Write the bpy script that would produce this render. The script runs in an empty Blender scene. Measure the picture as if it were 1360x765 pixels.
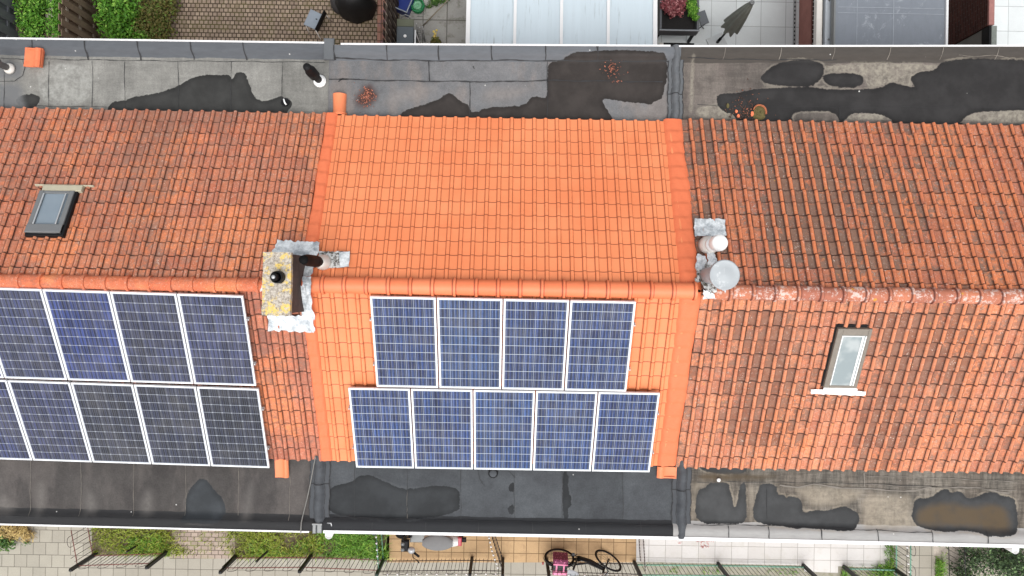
import bpy, bmesh, math, random
import numpy as np
from mathutils import Vector, Matrix, Euler

R = math.radians
random.seed(7)
rng = np.random.default_rng(7)
C = bpy.context.scene.collection
SC = bpy.context.scene

# ------------------------------------------------------------------ camera
CAM_Z = 18.2
ROLL, YAW, FPX = R(-0.95), R(0.28), 1000.0
cz_, sz_ = math.cos(ROLL), math.sin(ROLL)
cy_, sy_ = math.cos(YAW), math.sin(YAW)
M3 = Matrix(((cz_, -sz_, 0), (sz_, cz_, 0), (0, 0, 1))) @ Matrix(((cy_, 0, sy_), (0, 1, 0), (-sy_, 0, cy_)))
cam = bpy.data.cameras.new('camera')
cam.sensor_width = 36.0
cam.lens = 36.0 * FPX / 1360.0
cam.clip_end = 2000
camo = bpy.data.objects.new('camera', cam)
C.objects.link(camo)
camo.matrix_world = Matrix.Translation((0, 0, CAM_Z)) @ M3.transposed().to_4x4()
SC.camera = camo

# ------------------------------------------------------------------ light
SUN_EL, SUN_ROT = R(66), R(180)
w = bpy.data.worlds.new('World')
SC.world = w
w.use_nodes = True
wn = w.node_tree
bg = wn.nodes['Background']
sky = wn.nodes.new('ShaderNodeTexSky')
sky.sky_type = 'NISHITA'
sky.sun_disc = False
sky.sun_elevation = SUN_EL
sky.sun_rotation = SUN_ROT
sky.air_density = 1.0
sky.dust_density = 3.0
hs = wn.nodes.new('ShaderNodeHueSaturation')
hs.inputs['Saturation'].default_value = 0.16
wn.links.new(sky.outputs[0], hs.inputs['Color'])
wn.links.new(hs.outputs[0], bg.inputs['Color'])
bg.inputs['Strength'].default_value = 0.15
sl = bpy.data.lights.new('sun', 'SUN')
sl.energy = 1.1
sl.angle = R(50)
sl.color = (1.0, 0.965, 0.92)
slo = bpy.data.objects.new('sun', sl)
C.objects.link(slo)
slo.rotation_euler = (R(90) - SUN_EL, 0, R(4))
slo.location = (0, -10, 30)
vs = SC.view_settings
vs.view_transform = 'Standard'
vs.look = 'None'
vs.exposure = 0.62
vs.gamma = 1.0
vs.use_curve_mapping = False

# ------------------------------------------------------------------ geometry helpers
TH = R(27.5)
ST, CT, TT = math.sin(TH), math.cos(TH), math.tan(TH)
ZA = 6.72            # height of the roof apex (tile bed)
ZF = 5.08            # height of the flat felt roofs


def ray(px, py):
    return M3.transposed() @ Vector(((px - 680) / FPX, -(py - 382.5) / FPX, -1.0))


def at(px, py, z=0.0):
    d = ray(px, py)
    t = (z - CAM_Z) / d.z
    return Vector((t * d.x, t * d.y, z))


def on_slope(px, py, lift=0.0, front=None):
    d = ray(px, py)
    if front is None:
        front = d.y < 0
    s = -1.0 if front else 1.0
    # CAM_Z + t dz = ZA + lift/CT - s t dy TT
    t = (ZA + lift / CT - CAM_Z) / (d.z + s * d.y * TT)
    return Vector((t * d.x, t * d.y, CAM_Z + t * d.z))


def S(r, g, b):
    def f(c):
        c /= 255.0
        return c / 12.92 if c <= 0.04045 else ((c + 0.055) / 1.055) ** 2.4
    return (f(r), f(g), f(b), 1.0)


class MB:
    """collects simple solids into one mesh"""
    def __init__(self):
        self.v = []; self.f = []; self.m = []; self.sm = []; self.cur = 0

    def quad(self, a, b, c, d):
        i = len(self.v)
        self.v += [tuple(a), tuple(b), tuple(c), tuple(d)]
        self.f.append((i, i + 1, i + 2, i + 3)); self.m.append(self.cur); self.sm.append(False)

    def poly(self, pts):
        i = len(self.v)
        self.v += [tuple(p) for p in pts]
        self.f.append(tuple(range(i, i + len(pts)))); self.m.append(self.cur); self.sm.append(False)

    def box(self, lo, hi, mat=None, bevel=0.0):
        x0, y0, z0 = lo; x1, y1, z1 = hi
        if bevel > 0:
            b = bevel
            ring = []
            for (zz, i) in ((z0, b), (z0 + b, 0), (z1 - b, 0), (z1, b)):
                ring.append([(x0 + i, y0 + i, zz), (x1 - i, y0 + i, zz), (x1 - i, y1 - i, zz), (x0 + i, y1 - i, zz)])
            base = len(self.v)
            for r_ in ring:
                for p in r_:
                    p = Vector(p)
                    self.v.append(tuple(mat @ p if mat else p))
            for k in range(3):
                for j in range(4):
                    a = base + 4 * k + j; b_ = base + 4 * k + (j + 1) % 4
                    self.f.append((a, b_, b_ + 4, a + 4)); self.m.append(self.cur); self.sm.append(False)
            self.f.append((base + 3, base + 2, base + 1, base)); self.m.append(self.cur); self.sm.append(False)
            self.f.append((base + 12, base + 13, base + 14, base + 15)); self.m.append(self.cur); self.sm.append(False)
            return
        P = [(x0, y0, z0), (x1, y0, z0), (x1, y1, z0), (x0, y1, z0), (x0, y0, z1), (x1, y0, z1), (x1, y1, z1), (x0, y1, z1)]
        i = len(self.v)
        for p in P:
            p = Vector(p)
            self.v.append(tuple(mat @ p if mat else p))
        for q in ((3, 2, 1, 0), (4, 5, 6, 7), (0, 1, 5, 4), (1, 2, 6, 5), (2, 3, 7, 6), (3, 0, 4, 7)):
            self.f.append(tuple(i + k for k in q)); self.m.append(self.cur); self.sm.append(False)

    def bar(self, a, b, wx, wz, up=(0, 0, 1)):
        a = Vector(a); b = Vector(b)
        d = (b - a); L = d.length
        if L < 1e-6:
            return
        d.normalize()
        u = Vector(up)
        s_ = d.cross(u)
        if s_.length < 1e-4:
            s_ = d.cross(Vector((1, 0, 0)))
        s_.normalize(); u = s_.cross(d)
        m = Matrix((s_, u, d)).transposed().to_4x4()
        m.translation = a
        self.box((-wx / 2, -wz / 2, 0), (wx / 2, wz / 2, L), m)

    def tube(self, pts, rad, n=8, cap=True, smooth=True):
        pts = [Vector(p) for p in pts]
        if not hasattr(rad, '__len__'):
            rad = [rad] * len(pts)
        base = len(self.v)
        prev = None
        for k, p in enumerate(pts):
            if k == 0: t = pts[1] - pts[0]
            elif k == len(pts) - 1: t = pts[-1] - pts[-2]
            else: t = (pts[k + 1] - pts[k - 1])
            if t.length < 1e-9: t = Vector((0, 0, 1))
            t.normalize()
            if prev is None:
                s_ = t.cross(Vector((0, 0, 1)))
                if s_.length < 1e-3: s_ = t.cross(Vector((1, 0, 0)))
            else:
                s_ = prev - t * prev.dot(t)
                if s_.length < 1e-4: s_ = t.cross(Vector((0.3, 1, 0)))
            s_.normalize(); prev = s_
            u = t.cross(s_)
            for j in range(n):
                a = 2 * math.pi * j / n
                self.v.append(tuple(p + (s_ * math.cos(a) + u * math.sin(a)) * rad[k]))
        for k in range(len(pts) - 1):
            for j in range(n):
                a = base + k * n + j; b = base + k * n + (j + 1) % n
                self.f.append((a, b, b + n, a + n)); self.m.append(self.cur); self.sm.append(smooth)
        if cap:
            self.f.append(tuple(base + j for j in range(n))[::-1]); self.m.append(self.cur); self.sm.append(False)
            e = base + (len(pts) - 1) * n
            self.f.append(tuple(e + j for j in range(n))); self.m.append(self.cur); self.sm.append(False)

    def lathe(self, prof, o=(0, 0, 0), n=24, mat=None, smooth=True):
        base = len(self.v); o = Vector(o)
        for (r_, z) in prof:
            for j in range(n):
                a = 2 * math.pi * j / n
                p = Vector((r_ * math.cos(a), r_ * math.sin(a), z))
                if mat: p = mat @ p
                self.v.append(tuple(p + o))
        for k in range(len(prof) - 1):
            for j in range(n):
                a = base + k * n + j; b = base + k * n + (j + 1) % n
                self.f.append((a, b, b + n, a + n)); self.m.append(self.cur); self.sm.append(smooth)
        if prof[0][0] > 1e-5:
            self.f.append(tuple(base + j for j in range(n))[::-1]); self.m.append(self.cur); self.sm.append(False)
        if prof[-1][0] > 1e-5:
            e = base + (len(prof) - 1) * n
            self.f.append(tuple(e + j for j in range(n))); self.m.append(self.cur); self.sm.append(False)

    def grid(self, P, smooth=True):
        """P[i][j] grid of points"""
        base = len(self.v); n = len(P); m = len(P[0])
        for row in P:
            self.v += [tuple(p) for p in row]
        for i in range(n - 1):
            for j in range(m - 1):
                a = base + i * m + j
                self.f.append((a, a + 1, a + m + 1, a + m)); self.m.append(self.cur); self.sm.append(smooth)

    def build_each(self, name, mats, parent=None, local=False):
        n = len(self.v); par = list(range(n))
        def fd(i):
            while par[i] != i: par[i] = par[par[i]]; i = par[i]
            return i
        for f in self.f:
            for k in f[1:]:
                a, c = fd(f[0]), fd(k)
                if a != c: par[a] = c
        gr = {}
        for i, f in enumerate(self.f): gr.setdefault(fd(f[0]), []).append(i)
        out = []
        for fs in gr.values():
            q = MB(); mp = {}
            for i in fs:
                g = []
                for k in self.f[i]:
                    if k not in mp: mp[k] = len(q.v); q.v.append(self.v[k])
                    g.append(mp[k])
                q.f.append(tuple(g)); q.m.append(self.m[i]); q.sm.append(self.sm[i])
            out.append(q.build(name, mats, parent, local))
        return out

    def build(self, name, mats, parent=None, local=False):
        if not isinstance(mats, (list, tuple)): mats = [mats]
        o_ = Vector((0, 0, 0))
        if parent is not None and not local:
            o_ = world_loc(parent)
        me = bpy.data.meshes.new(name)
        me.from_pydata([(x - o_.x, y - o_.y, z - o_.z) for x, y, z in self.v], [], self.f)
        for mm in mats: me.materials.append(mm)
        me.polygons.foreach_set('material_index', self.m)
        me.polygons.foreach_set('use_smooth', self.sm)
        me.update()
        ob = bpy.data.objects.new(name, me)
        C.objects.link(ob)
        if parent is not None: ob.parent = parent
        return ob


def world_loc(o):
    l = Vector(o.location)
    while o.parent is not None:
        o = o.parent
        l += Vector(o.location)
    return l


def np_mesh(name, V, F, mats, parent=None, attrs=None, smooth=False, midx=None):
    me = bpy.data.meshes.new(name)
    V = np.asarray(V, dtype=np.float64)
    if parent is not None:
        V = V - np.array(world_loc(parent))
    F = np.asarray(F, dtype=np.int32)
    nv, nf, k = len(V), len(F), F.shape[1]
    me.vertices.add(nv); me.vertices.foreach_set('co', V.astype(np.float32).ravel())
    me.loops.add(nf * k); me.loops.foreach_set('vertex_index', F.ravel())
    me.polygons.add(nf)
    me.polygons.foreach_set('loop_start', np.arange(nf, dtype=np.int32) * k)
    me.polygons.foreach_set('loop_total', np.full(nf, k, dtype=np.int32))
    if not isinstance(mats, (list, tuple)): mats = [mats]
    for m in mats: me.materials.append(m)
    me.polygons.foreach_set('use_smooth', np.full(nf, smooth))
    if midx is not None: me.polygons.foreach_set('material_index', np.asarray(midx, dtype=np.int32))
    me.update(calc_edges=True)
    for an, arr in (attrs or {}).items():
        at_ = me.attributes.new(an, 'FLOAT_VECTOR', 'POINT')
        at_.data.foreach_set('vector', np.asarray(arr, dtype=np.float32).ravel())
    me.validate()
    ob = bpy.data.objects.new(name, me)
    C.objects.link(ob)
    if parent is not None: ob.parent = parent
    return ob


def tag(o, label, cat, group=None, kind=None):
    o['label'] = label; o['category'] = cat
    if group: o['group'] = group
    if kind: o['kind'] = kind
    return o


def thing(name, label, cat, loc=(0, 0, 0), rz=0.0, group=None):
    o = bpy.data.objects.new(name, None)
    o.empty_display_size = 0.2
    C.objects.link(o)
    o.location = loc; o.rotation_euler = (0, 0, rz)
    return tag(o, label, cat, group)


def structure(o):
    o['kind'] = 'structure'
    return o


def kids(o):
    return [c for c in bpy.data.objects if c.parent == o]


def copy_tree(o, parent=None):
    c = o.copy(); C.objects.link(c)
    if parent is not None: c.parent = parent
    for ch in kids(o): copy_tree(ch, c)
    return c


# ------------------------------------------------------------------ material helpers
class NT:
    def __init__(self, name):
        self.mat = bpy.data.materials.new(name)
        self.mat.use_nodes = True
        self.t = self.mat.node_tree
        self.b = self.t.nodes['Principled BSDF']
        self._pos = None

    def put(self, sock, val):
        if isinstance(val, bpy.types.NodeSocket): self.t.links.new(val, sock)
        elif val is not None:
            if hasattr(sock.default_value, '__len__') and not hasattr(val, '__len__'):
                val = (val,) * len(sock.default_value)
            if hasattr(sock.default_value, '__len__') and len(sock.default_value) == 3 and len(val) == 4: val = val[:3]
            sock.default_value = val

    def pos(self):
        if self._pos is None:
            self._pos = self.t.nodes.new('ShaderNodeNewGeometry').outputs['Position']
        return self._pos

    def obj(self):
        return self.t.nodes.new('ShaderNodeTexCoord').outputs['Object']

    def attr(self, name):
        n = self.t.nodes.new('ShaderNodeAttribute'); n.attribute_name = name
        s = self.t.nodes.new('ShaderNodeSeparateXYZ')
        self.t.links.new(n.outputs['Vector'], s.inputs[0])
        return s.outputs[0], s.outputs[1], s.outputs[2], n.outputs['Vector']

    def sep(self, v):
        s = self.t.nodes.new('ShaderNodeSeparateXYZ'); self.put(s.inputs[0], v)
        return s.outputs[0], s.outputs[1], s.outputs[2]

    def comb(self, x, y, z=0.0):
        s = self.t.nodes.new('ShaderNodeCombineXYZ')
        for i, q in enumerate((x, y, z)): self.put(s.inputs[i], q)
        return s.outputs[0]

    def scale(self, v, k):
        n = self.t.nodes.new('ShaderNodeVectorMath'); n.operation = 'MULTIPLY'
        self.put(n.inputs[0], v); self.put(n.inputs[1], k)
        return n.outputs[0]

    def noise(self, scale, detail=3.0, rough=0.55, vec=None, col=False, dist=0.0):
        n = self.t.nodes.new('ShaderNodeTexNoise')
        self.put(n.inputs['Vector'], vec if vec is not None else self.pos())
        n.inputs['Scale'].default_value = scale; n.inputs['Detail'].default_value = detail
        n.inputs['Roughness'].default_value = rough; n.inputs['Distortion'].default_value = dist
        return n.outputs['Color' if col else 'Fac']

    def vor(self, scale, vec=None, out='Distance', rnd=1.0):
        n = self.t.nodes.new('ShaderNodeTexVoronoi')
        self.put(n.inputs['Vector'], vec if vec is not None else self.pos())
        n.inputs['Scale'].default_value = scale; n.inputs['Randomness'].default_value = rnd
        return n.outputs[out]

    def m(self, op, a, b=None, c=None, clamp=False):
        n = self.t.nodes.new('ShaderNodeMath'); n.operation = op; n.use_clamp = clamp
        self.put(n.inputs[0], a); self.put(n.inputs[1], b); self.put(n.inputs[2], c)
        return n.outputs[0]

    def step(self, x, lo, hi, a=0.0, b=1.0):
        n = self.t.nodes.new('ShaderNodeMapRange'); n.interpolation_type = 'SMOOTHSTEP'
        self.put(n.inputs[0], x); self.put(n.inputs[1], lo); self.put(n.inputs[2], hi); self.put(n.inputs[3], a); self.put(n.inputs[4], b)
        return n.outputs[0]

    def mix(self, f, a, b, mode='MIX'):
        n = self.t.nodes.new('ShaderNodeMix'); n.data_type = 'RGBA'; n.blend_type = mode
        self.put(n.inputs[0], f); self.put(n.inputs[6], a); self.put(n.inputs[7], b)
        return n.outputs[2]

    def mul(self, col, f):
        """col * f (scalar socket)"""
        n = self.t.nodes.new('ShaderNodeVectorMath'); n.operation = 'SCALE'
        self.put(n.inputs[0], col); self.put(n.inputs['Scale'], f)
        return n.outputs[0]

    def bump(self, h, strength=0.3, dist=0.01):
        n = self.t.nodes.new('ShaderNodeBump')
        n.inputs['Strength'].default_value = strength; n.inputs['Distance'].default_value = dist
        self.put(n.inputs['Height'], h)
        self.t.links.new(n.outputs[0], self.b.inputs['Normal'])

    def done(self, col, rough=0.8, metal=0.0, spec=None):
        self.put(self.b.inputs['Base Color'], col)
        self.put(self.b.inputs['Roughness'], rough)
        self.put(self.b.inputs['Metallic'], metal)
        if spec is not None: self.put(self.b.inputs['Specular IOR Level'], spec)
        return self.mat


def plain(name, col, rough=0.7, metal=0.0, var=0.15, sc=6.0, dirt=None, dirt_amt=0.4, spec=None, loc=False):
    n = NT(name)
    v = n.obj() if loc else n.pos()
    f = n.noise(sc, 4, 0.6, vec=v)
    c = n.mul(col, n.m('MULTIPLY_ADD', f, 2 * var, 1 - var))
    if dirt is not None:
        g = n.step(n.noise(sc * 0.6, 5, 0.7, vec=v), 0.48, 0.72)
        c = n.mix(n.m('MULTIPLY', g, dirt_amt), c, dirt)
    return n.done(c, rough, metal, spec)


MAT = {}


def painted_tile():
    n = NT('orange_painted_tile')
    u, v, r1, vec = n.attr('tuv')
    r2, cl, sp, _ = n.attr('tix')
    f = n.noise(1.1, 4, 0.6)
    c = n.mix(n.m('MULTIPLY', r1, 1.0), S(227, 136, 90), S(234, 143, 97))
    c = n.mix(n.step(f, 0.35, 0.75), c, S(221, 127, 82))
    # grime plus gap shade painted into the side joints and under the laps
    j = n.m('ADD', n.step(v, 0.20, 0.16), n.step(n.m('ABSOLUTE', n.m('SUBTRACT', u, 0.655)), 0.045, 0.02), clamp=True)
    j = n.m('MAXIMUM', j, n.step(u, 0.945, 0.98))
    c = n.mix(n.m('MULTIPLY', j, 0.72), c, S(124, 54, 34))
    fl = n.noise(55, 3, 0.6)
    c = n.mix(n.m('MULTIPLY', n.step(fl, 0.64, 0.72), 0.16), c, S(255, 178, 140))
    n.bump(n.noise(60, 3), 0.10, 0.004)
    return n.done(c, 0.55, 0.0, 0.35)


def old_tile(name, ca, cb, dark, pale, dark_amt, pale_amt, roll_clean, cl_scale=0.9, roll_col=None, dk_lo=0.45, rnd_amt=0.22, valley=0.6, film=0.10):
    n = NT(name)
    u, v, r1, vec = n.attr('tuv')
    r2, cl, sp, _ = n.attr('tix')
    p = n.pos()
    c = n.mix(r1, ca, cb)
    c = n.mul(c, n.m('MULTIPLY_ADD', r2, 0.22, 0.89))
    fad = n.m('MULTIPLY', n.step(n.noise(0.75, 3, 0.6), 0.50, 0.62), n.m('MULTIPLY_ADD', r2, 0.5, 0.4))
    c = n.mix(fad, c, S(222, 132, 84))
    mot = n.noise(14, 5, 0.65)
    c = n.mul(c, n.m('MULTIPLY_ADD', mot, 0.8, 0.6))
    c = n.mul(c, n.m('MULTIPLY_ADD', n.noise(48, 3, 0.8), 1.3, 0.35))
    c = n.mix(n.m('MULTIPLY', n.step(n.noise(26, 4, 0.8), 0.56, 0.66), 0.35), c, pale)
    # grime: algae film by the tile, mottled, thinner on the rolls
    g = n.noise(cl_scale, 3, 0.6)
    g = n.m('ADD', g, n.m('MULTIPLY', n.m('SUBTRACT', r2, 0.5), rnd_amt))
    g = n.m('ADD', g, n.m('MULTIPLY', n.m('SUBTRACT', n.noise(10, 6, 0.75), 0.5), 1.1))
    g = n.m('ADD', g, cl)
    g = n.step(g, dk_lo, dk_lo + 0.26)
    inroll = n.step(u, 0.60, 0.70)
    g = n.m('MULTIPLY', g, n.m('SUBTRACT', 1.0, n.m('MULTIPLY', inroll, roll_clean)))
    c = n.mix(n.m('MULTIPLY', g, dark_amt), c, n.mix(n.noise(22, 4), dark, tuple(min(1, x * 1.9) for x in dark[:3]) + (1,)))
    if roll_col is not None:
        c = n.mix(n.m('MULTIPLY', n.m('MULTIPLY', inroll, n.step(n.noise(5, 4), 0.3, 0.6)), 0.65), c, roll_col)
    # lichen: small pale spots gathered in colonies
    vd = n.vor(38, vec=n.mix(0.04, p, n.noise(20, 2, col=True)))
    col_ = n.step(n.noise(2.3, 4, 0.7), 0.5, 0.72)
    li = n.m('MULTIPLY', n.step(vd, 0.36, 0.20), n.step(n.noise(17, 3), 0.50, 0.60))
    li = n.m('MULTIPLY', li, n.m('MULTIPLY_ADD', col_, 0.75, 0.35))
    c = n.mix(n.m('MULTIPLY', li, pale_amt), c, pale)
    bl = n.m('MULTIPLY', n.step(n.noise(20, 5, 0.8), 0.575, 0.65), n.step(n.noise(1.9, 3, 0.6), 0.45, 0.62))
    c = n.mix(n.m('MULTIPLY', bl, pale_amt * 0.65), c, pale)
    bk = n.m('MULTIPLY', n.step(n.noise(16, 5, 0.8, vec=n.scale(p, (1.4, 0.7, 1))), 0.60, 0.68), n.step(n.noise(1.3, 3, 0.6), 0.42, 0.6))
    c = n.mix(n.m('MULTIPLY', bk, dark_amt * 0.7), c, dark)
    ye = n.m('MULTIPLY', n.step(n.vor(5.0), 0.10, 0.06), n.step(n.noise(9, 2), 0.5, 0.6))
    c = n.mix(n.m('MULTIPLY', ye, 0.5), c, S(190, 150, 60))
    c = n.mix(n.m('MULTIPLY', n.step(n.noise(5, 5, 0.7), 0.3, 0.7), film * 2), c, S(168, 140, 122))
    # dirt, with lap and gap shade put into the colour, along joints and valleys
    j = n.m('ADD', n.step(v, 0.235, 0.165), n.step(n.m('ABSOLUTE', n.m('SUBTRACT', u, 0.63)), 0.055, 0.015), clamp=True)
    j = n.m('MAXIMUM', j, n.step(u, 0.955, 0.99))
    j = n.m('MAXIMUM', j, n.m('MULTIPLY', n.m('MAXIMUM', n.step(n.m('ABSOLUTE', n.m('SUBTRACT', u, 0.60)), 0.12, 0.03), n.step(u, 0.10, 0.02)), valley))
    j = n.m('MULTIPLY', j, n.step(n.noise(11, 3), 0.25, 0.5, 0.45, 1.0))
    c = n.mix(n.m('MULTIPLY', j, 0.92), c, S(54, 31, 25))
    n.bump(n.noise(45, 4, 0.7), 0.35, 0.006)
    return n.done(c, 0.85, 0.0, 0.3)


def felt(name, dry, dry2, wet, pale, brown, wet_rough=0.22, speck=0.5, coarse=0.5, kerb=None, streak=0.0, tone=None, ring_amt=0.15, pale_soft=0.02):
    """mineral roofing felt: dry film, wet patches, dried silt, brown pools (outlines from the 'stain' attribute)"""
    n = NT(name)
    ws, ps, bs, _ = n.attr('stain')
    d, ax, bay, _ = n.attr('fel')
    p = n.pos()
    big = n.noise(1.7, 5, 0.65)
    c = n.mix(n.step(big, 0.3, 0.7), dry, dry2)
    if tone is not None:
        c = n.mix(n.m('MULTIPLY', n.step(n.noise(0.9, 4, 0.6, vec=n.scale(p, (2.2, 0.8, 1))), 0.45, 0.62), 0.6), c, tone)
    c = n.mul(c, n.m('MULTIPLY_ADD', bay, 0.22, 0.89))
    c = n.mul(c, n.m('MULTIPLY_ADD', n.noise(90, 3, 0.8), coarse, 1 - coarse * 0.5))
    c = n.mul(c, n.m('MULTIPLY_ADD', n.noise(7, 5, 0.7), 0.6, 0.7))
    c = n.mul(c, n.m('MULTIPLY_ADD', n.noise(38, 4, 0.85), 0.9, 0.55))
    if streak > 0:
        st = n.step(n.noise(1.0, 5, 0.75, vec=n.scale(p, (11, 1.6, 1))), 0.3, 0.7)
        st2 = n.step(n.noise(1.0, 5, 0.75, vec=n.scale(p, (1.4, 16, 1))), 0.3, 0.7)
        c = n.mul(c, n.m('MULTIPLY_ADD', st, streak, 1 - streak * 0.5))
        c = n.mul(c, n.m('MULTIPLY_ADD', st2, streak * 0.8, 1 - streak * 0.4))
    if kerb is not None:
        kf = n.m('ADD', d, n.m('MULTIPLY', n.m('SUBTRACT', n.noise(4, 4), 0.5), 0.05))
        kc = n.mul(kerb, n.m('MULTIPLY_ADD', n.noise(3.5, 5, 0.7, vec=n.scale(p, (1, 4, 1))), 0.5, 0.75))
        c = n.mix(n.step(kf, 0.262, 0.25), c, kc)
    edge = n.m('MULTIPLY', n.m('SUBTRACT', n.noise(7, 6, 0.7), 0.5), 0.22)
    pm = n.step(n.m('ADD', ps, edge), pale_soft, -pale_soft * (1 if pale_soft < 0.05 else 2.2))
    c = n.mix(n.m('MULTIPLY', pm, n.step(n.noise(7, 6, 0.75), 0.32, 0.62, 0.15 if pale_soft < 0.05 else 0.5, 0.95 if pale_soft < 0.05 else 0.7)), c, n.mul(pale, n.m('MULTIPLY_ADD', n.noise(14, 5, 0.7), 0.9, 0.5)))
    we = n.m('ADD', ws, n.m('MULTIPLY', n.m('SUBTRACT', n.noise(11, 6, 0.7), 0.5), 0.085))
    wm = n.step(we, 0.006, -0.006)
    # silt ring left where the pool has shrunk
    ring = n.m('MULTIPLY', n.step(n.m('ABSOLUTE', n.m('SUBTRACT', we, 0.02)), 0.022, 0.004), n.step(n.noise(3, 3), 0.42, 0.6))
    c = n.mix(n.m('MULTIPLY', ring, ring_amt), c, pale)
    wc = n.mix(n.step(n.noise(2.6, 4, 0.6), 0.35, 0.7), wet, tuple(x * 1.45 for x in wet[:3]) + (1,))
    wc = n.mul(wc, n.m('MULTIPLY_ADD', n.step(we, -0.10, -0.01), -0.28, 1.0))
    wc = n.mul(wc, n.m('MULTIPLY_ADD', n.noise(90, 2, 0.8), 0.3, 0.85))
    c = n.mix(wm, c, wc)
    bm_ = n.step(n.m('ADD', bs, n.m('MULTIPLY', n.m('SUBTRACT', n.noise(8, 4), 0.5), 0.08)), 0.07, -0.10)
    c = n.mix(n.m('MULTIPLY', bm_, n.step(n.noise(5, 5, 0.7), 0.2, 0.55, 0.55, 1.0)), c, brown)
    # droppings and grit
    vd = n.vor(6.5)
    sp = n.m('MULTIPLY', n.step(vd, 0.10, 0.065), n.step(n.vor(6.5, out='Color'), 0.78, 0.80))
    c = n.mix(n.m('MULTIPLY', sp, speck), c, S(225, 224, 220))
    ro = n.m('MULTIPLY_ADD', wm, wet_rough + 0.2 - 0.9, 0.9)
    n.bump(n.m('MULTIPLY', n.noise(110, 3, 0.7), n.m('SUBTRACT', 1.0, wm)), 0.35, 0.004)
    return n.done(c, ro, 0.0, n.m('MULTIPLY_ADD', wm, -0.1, 0.22))


def slabs(name, c1, c2, mortar, wx, hy, off=0.0, ms=0.008, off_freq=2, dirt=None, dirt_amt=0.5, shift=(0, 0, 0), grain=0.25, big=0.3, moss=None, moss_amt=0.0, rot=0.0, jrough=1.0):
    n = NT(name)
    p = n.pos()
    mp = n.t.nodes.new('ShaderNodeMapping')
    n.put(mp.inputs['Vector'], p)
    mp.inputs['Location'].default_value = shift
    mp.inputs['Rotation'].default_value = (0, 0, rot)
    wob = n.mix(0.006 * jrough, mp.outputs[0], n.noise(5, 2, col=True))
    br = n.t.nodes.new('ShaderNodeTexBrick')
    n.put(br.inputs['Vector'], wob)
    br.offset = off; br.offset_frequency = off_freq; br.squash = 1.0
    br.inputs['Color1'].default_value = c1; br.inputs['Color2'].default_value = c2
    br.inputs['Mortar'].default_value = mortar
    br.inputs['Scale'].default_value = 1.0
    br.inputs['Mortar Size'].default_value = ms
    br.inputs['Mortar Smooth'].default_value = 0.3
    br.inputs['Bias'].default_value = 0.0
    br.inputs['Brick Width'].default_value = wx; br.inputs['Row Height'].default_value = hy
    c = br.outputs['Color']
    c = n.mul(c, n.m('MULTIPLY_ADD', n.noise(40, 4, 0.75), grain * 2, 1 - grain))
    c = n.mul(c, n.m('MULTIPLY_ADD', n.noise(2.2, 5, 0.65), big * 2, 1 - big))
    if dirt is not None:
        g = n.step(n.noise(3.5, 5, 0.7), 0.5, 0.7)
        c = n.mix(n.m('MULTIPLY', g, dirt_amt), c, dirt)
    if moss is not None:
        g = n.m('MULTIPLY', n.step(n.noise(2.8, 5, 0.7), 0.47, 0.62), n.m('MULTIPLY_ADD', br.outputs['Fac'], 0.75, 0.25))
        c = n.mix(n.m('MULTIPLY', g, moss_amt), c, moss)
    n.bump(n.m('SUBTRACT', n.noise(35, 3), n.m('MULTIPLY', br.outputs['Fac'], 2.0)), 0.4, 0.006)
    return n.done(c, 0.85, 0.0, 0.3)


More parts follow.
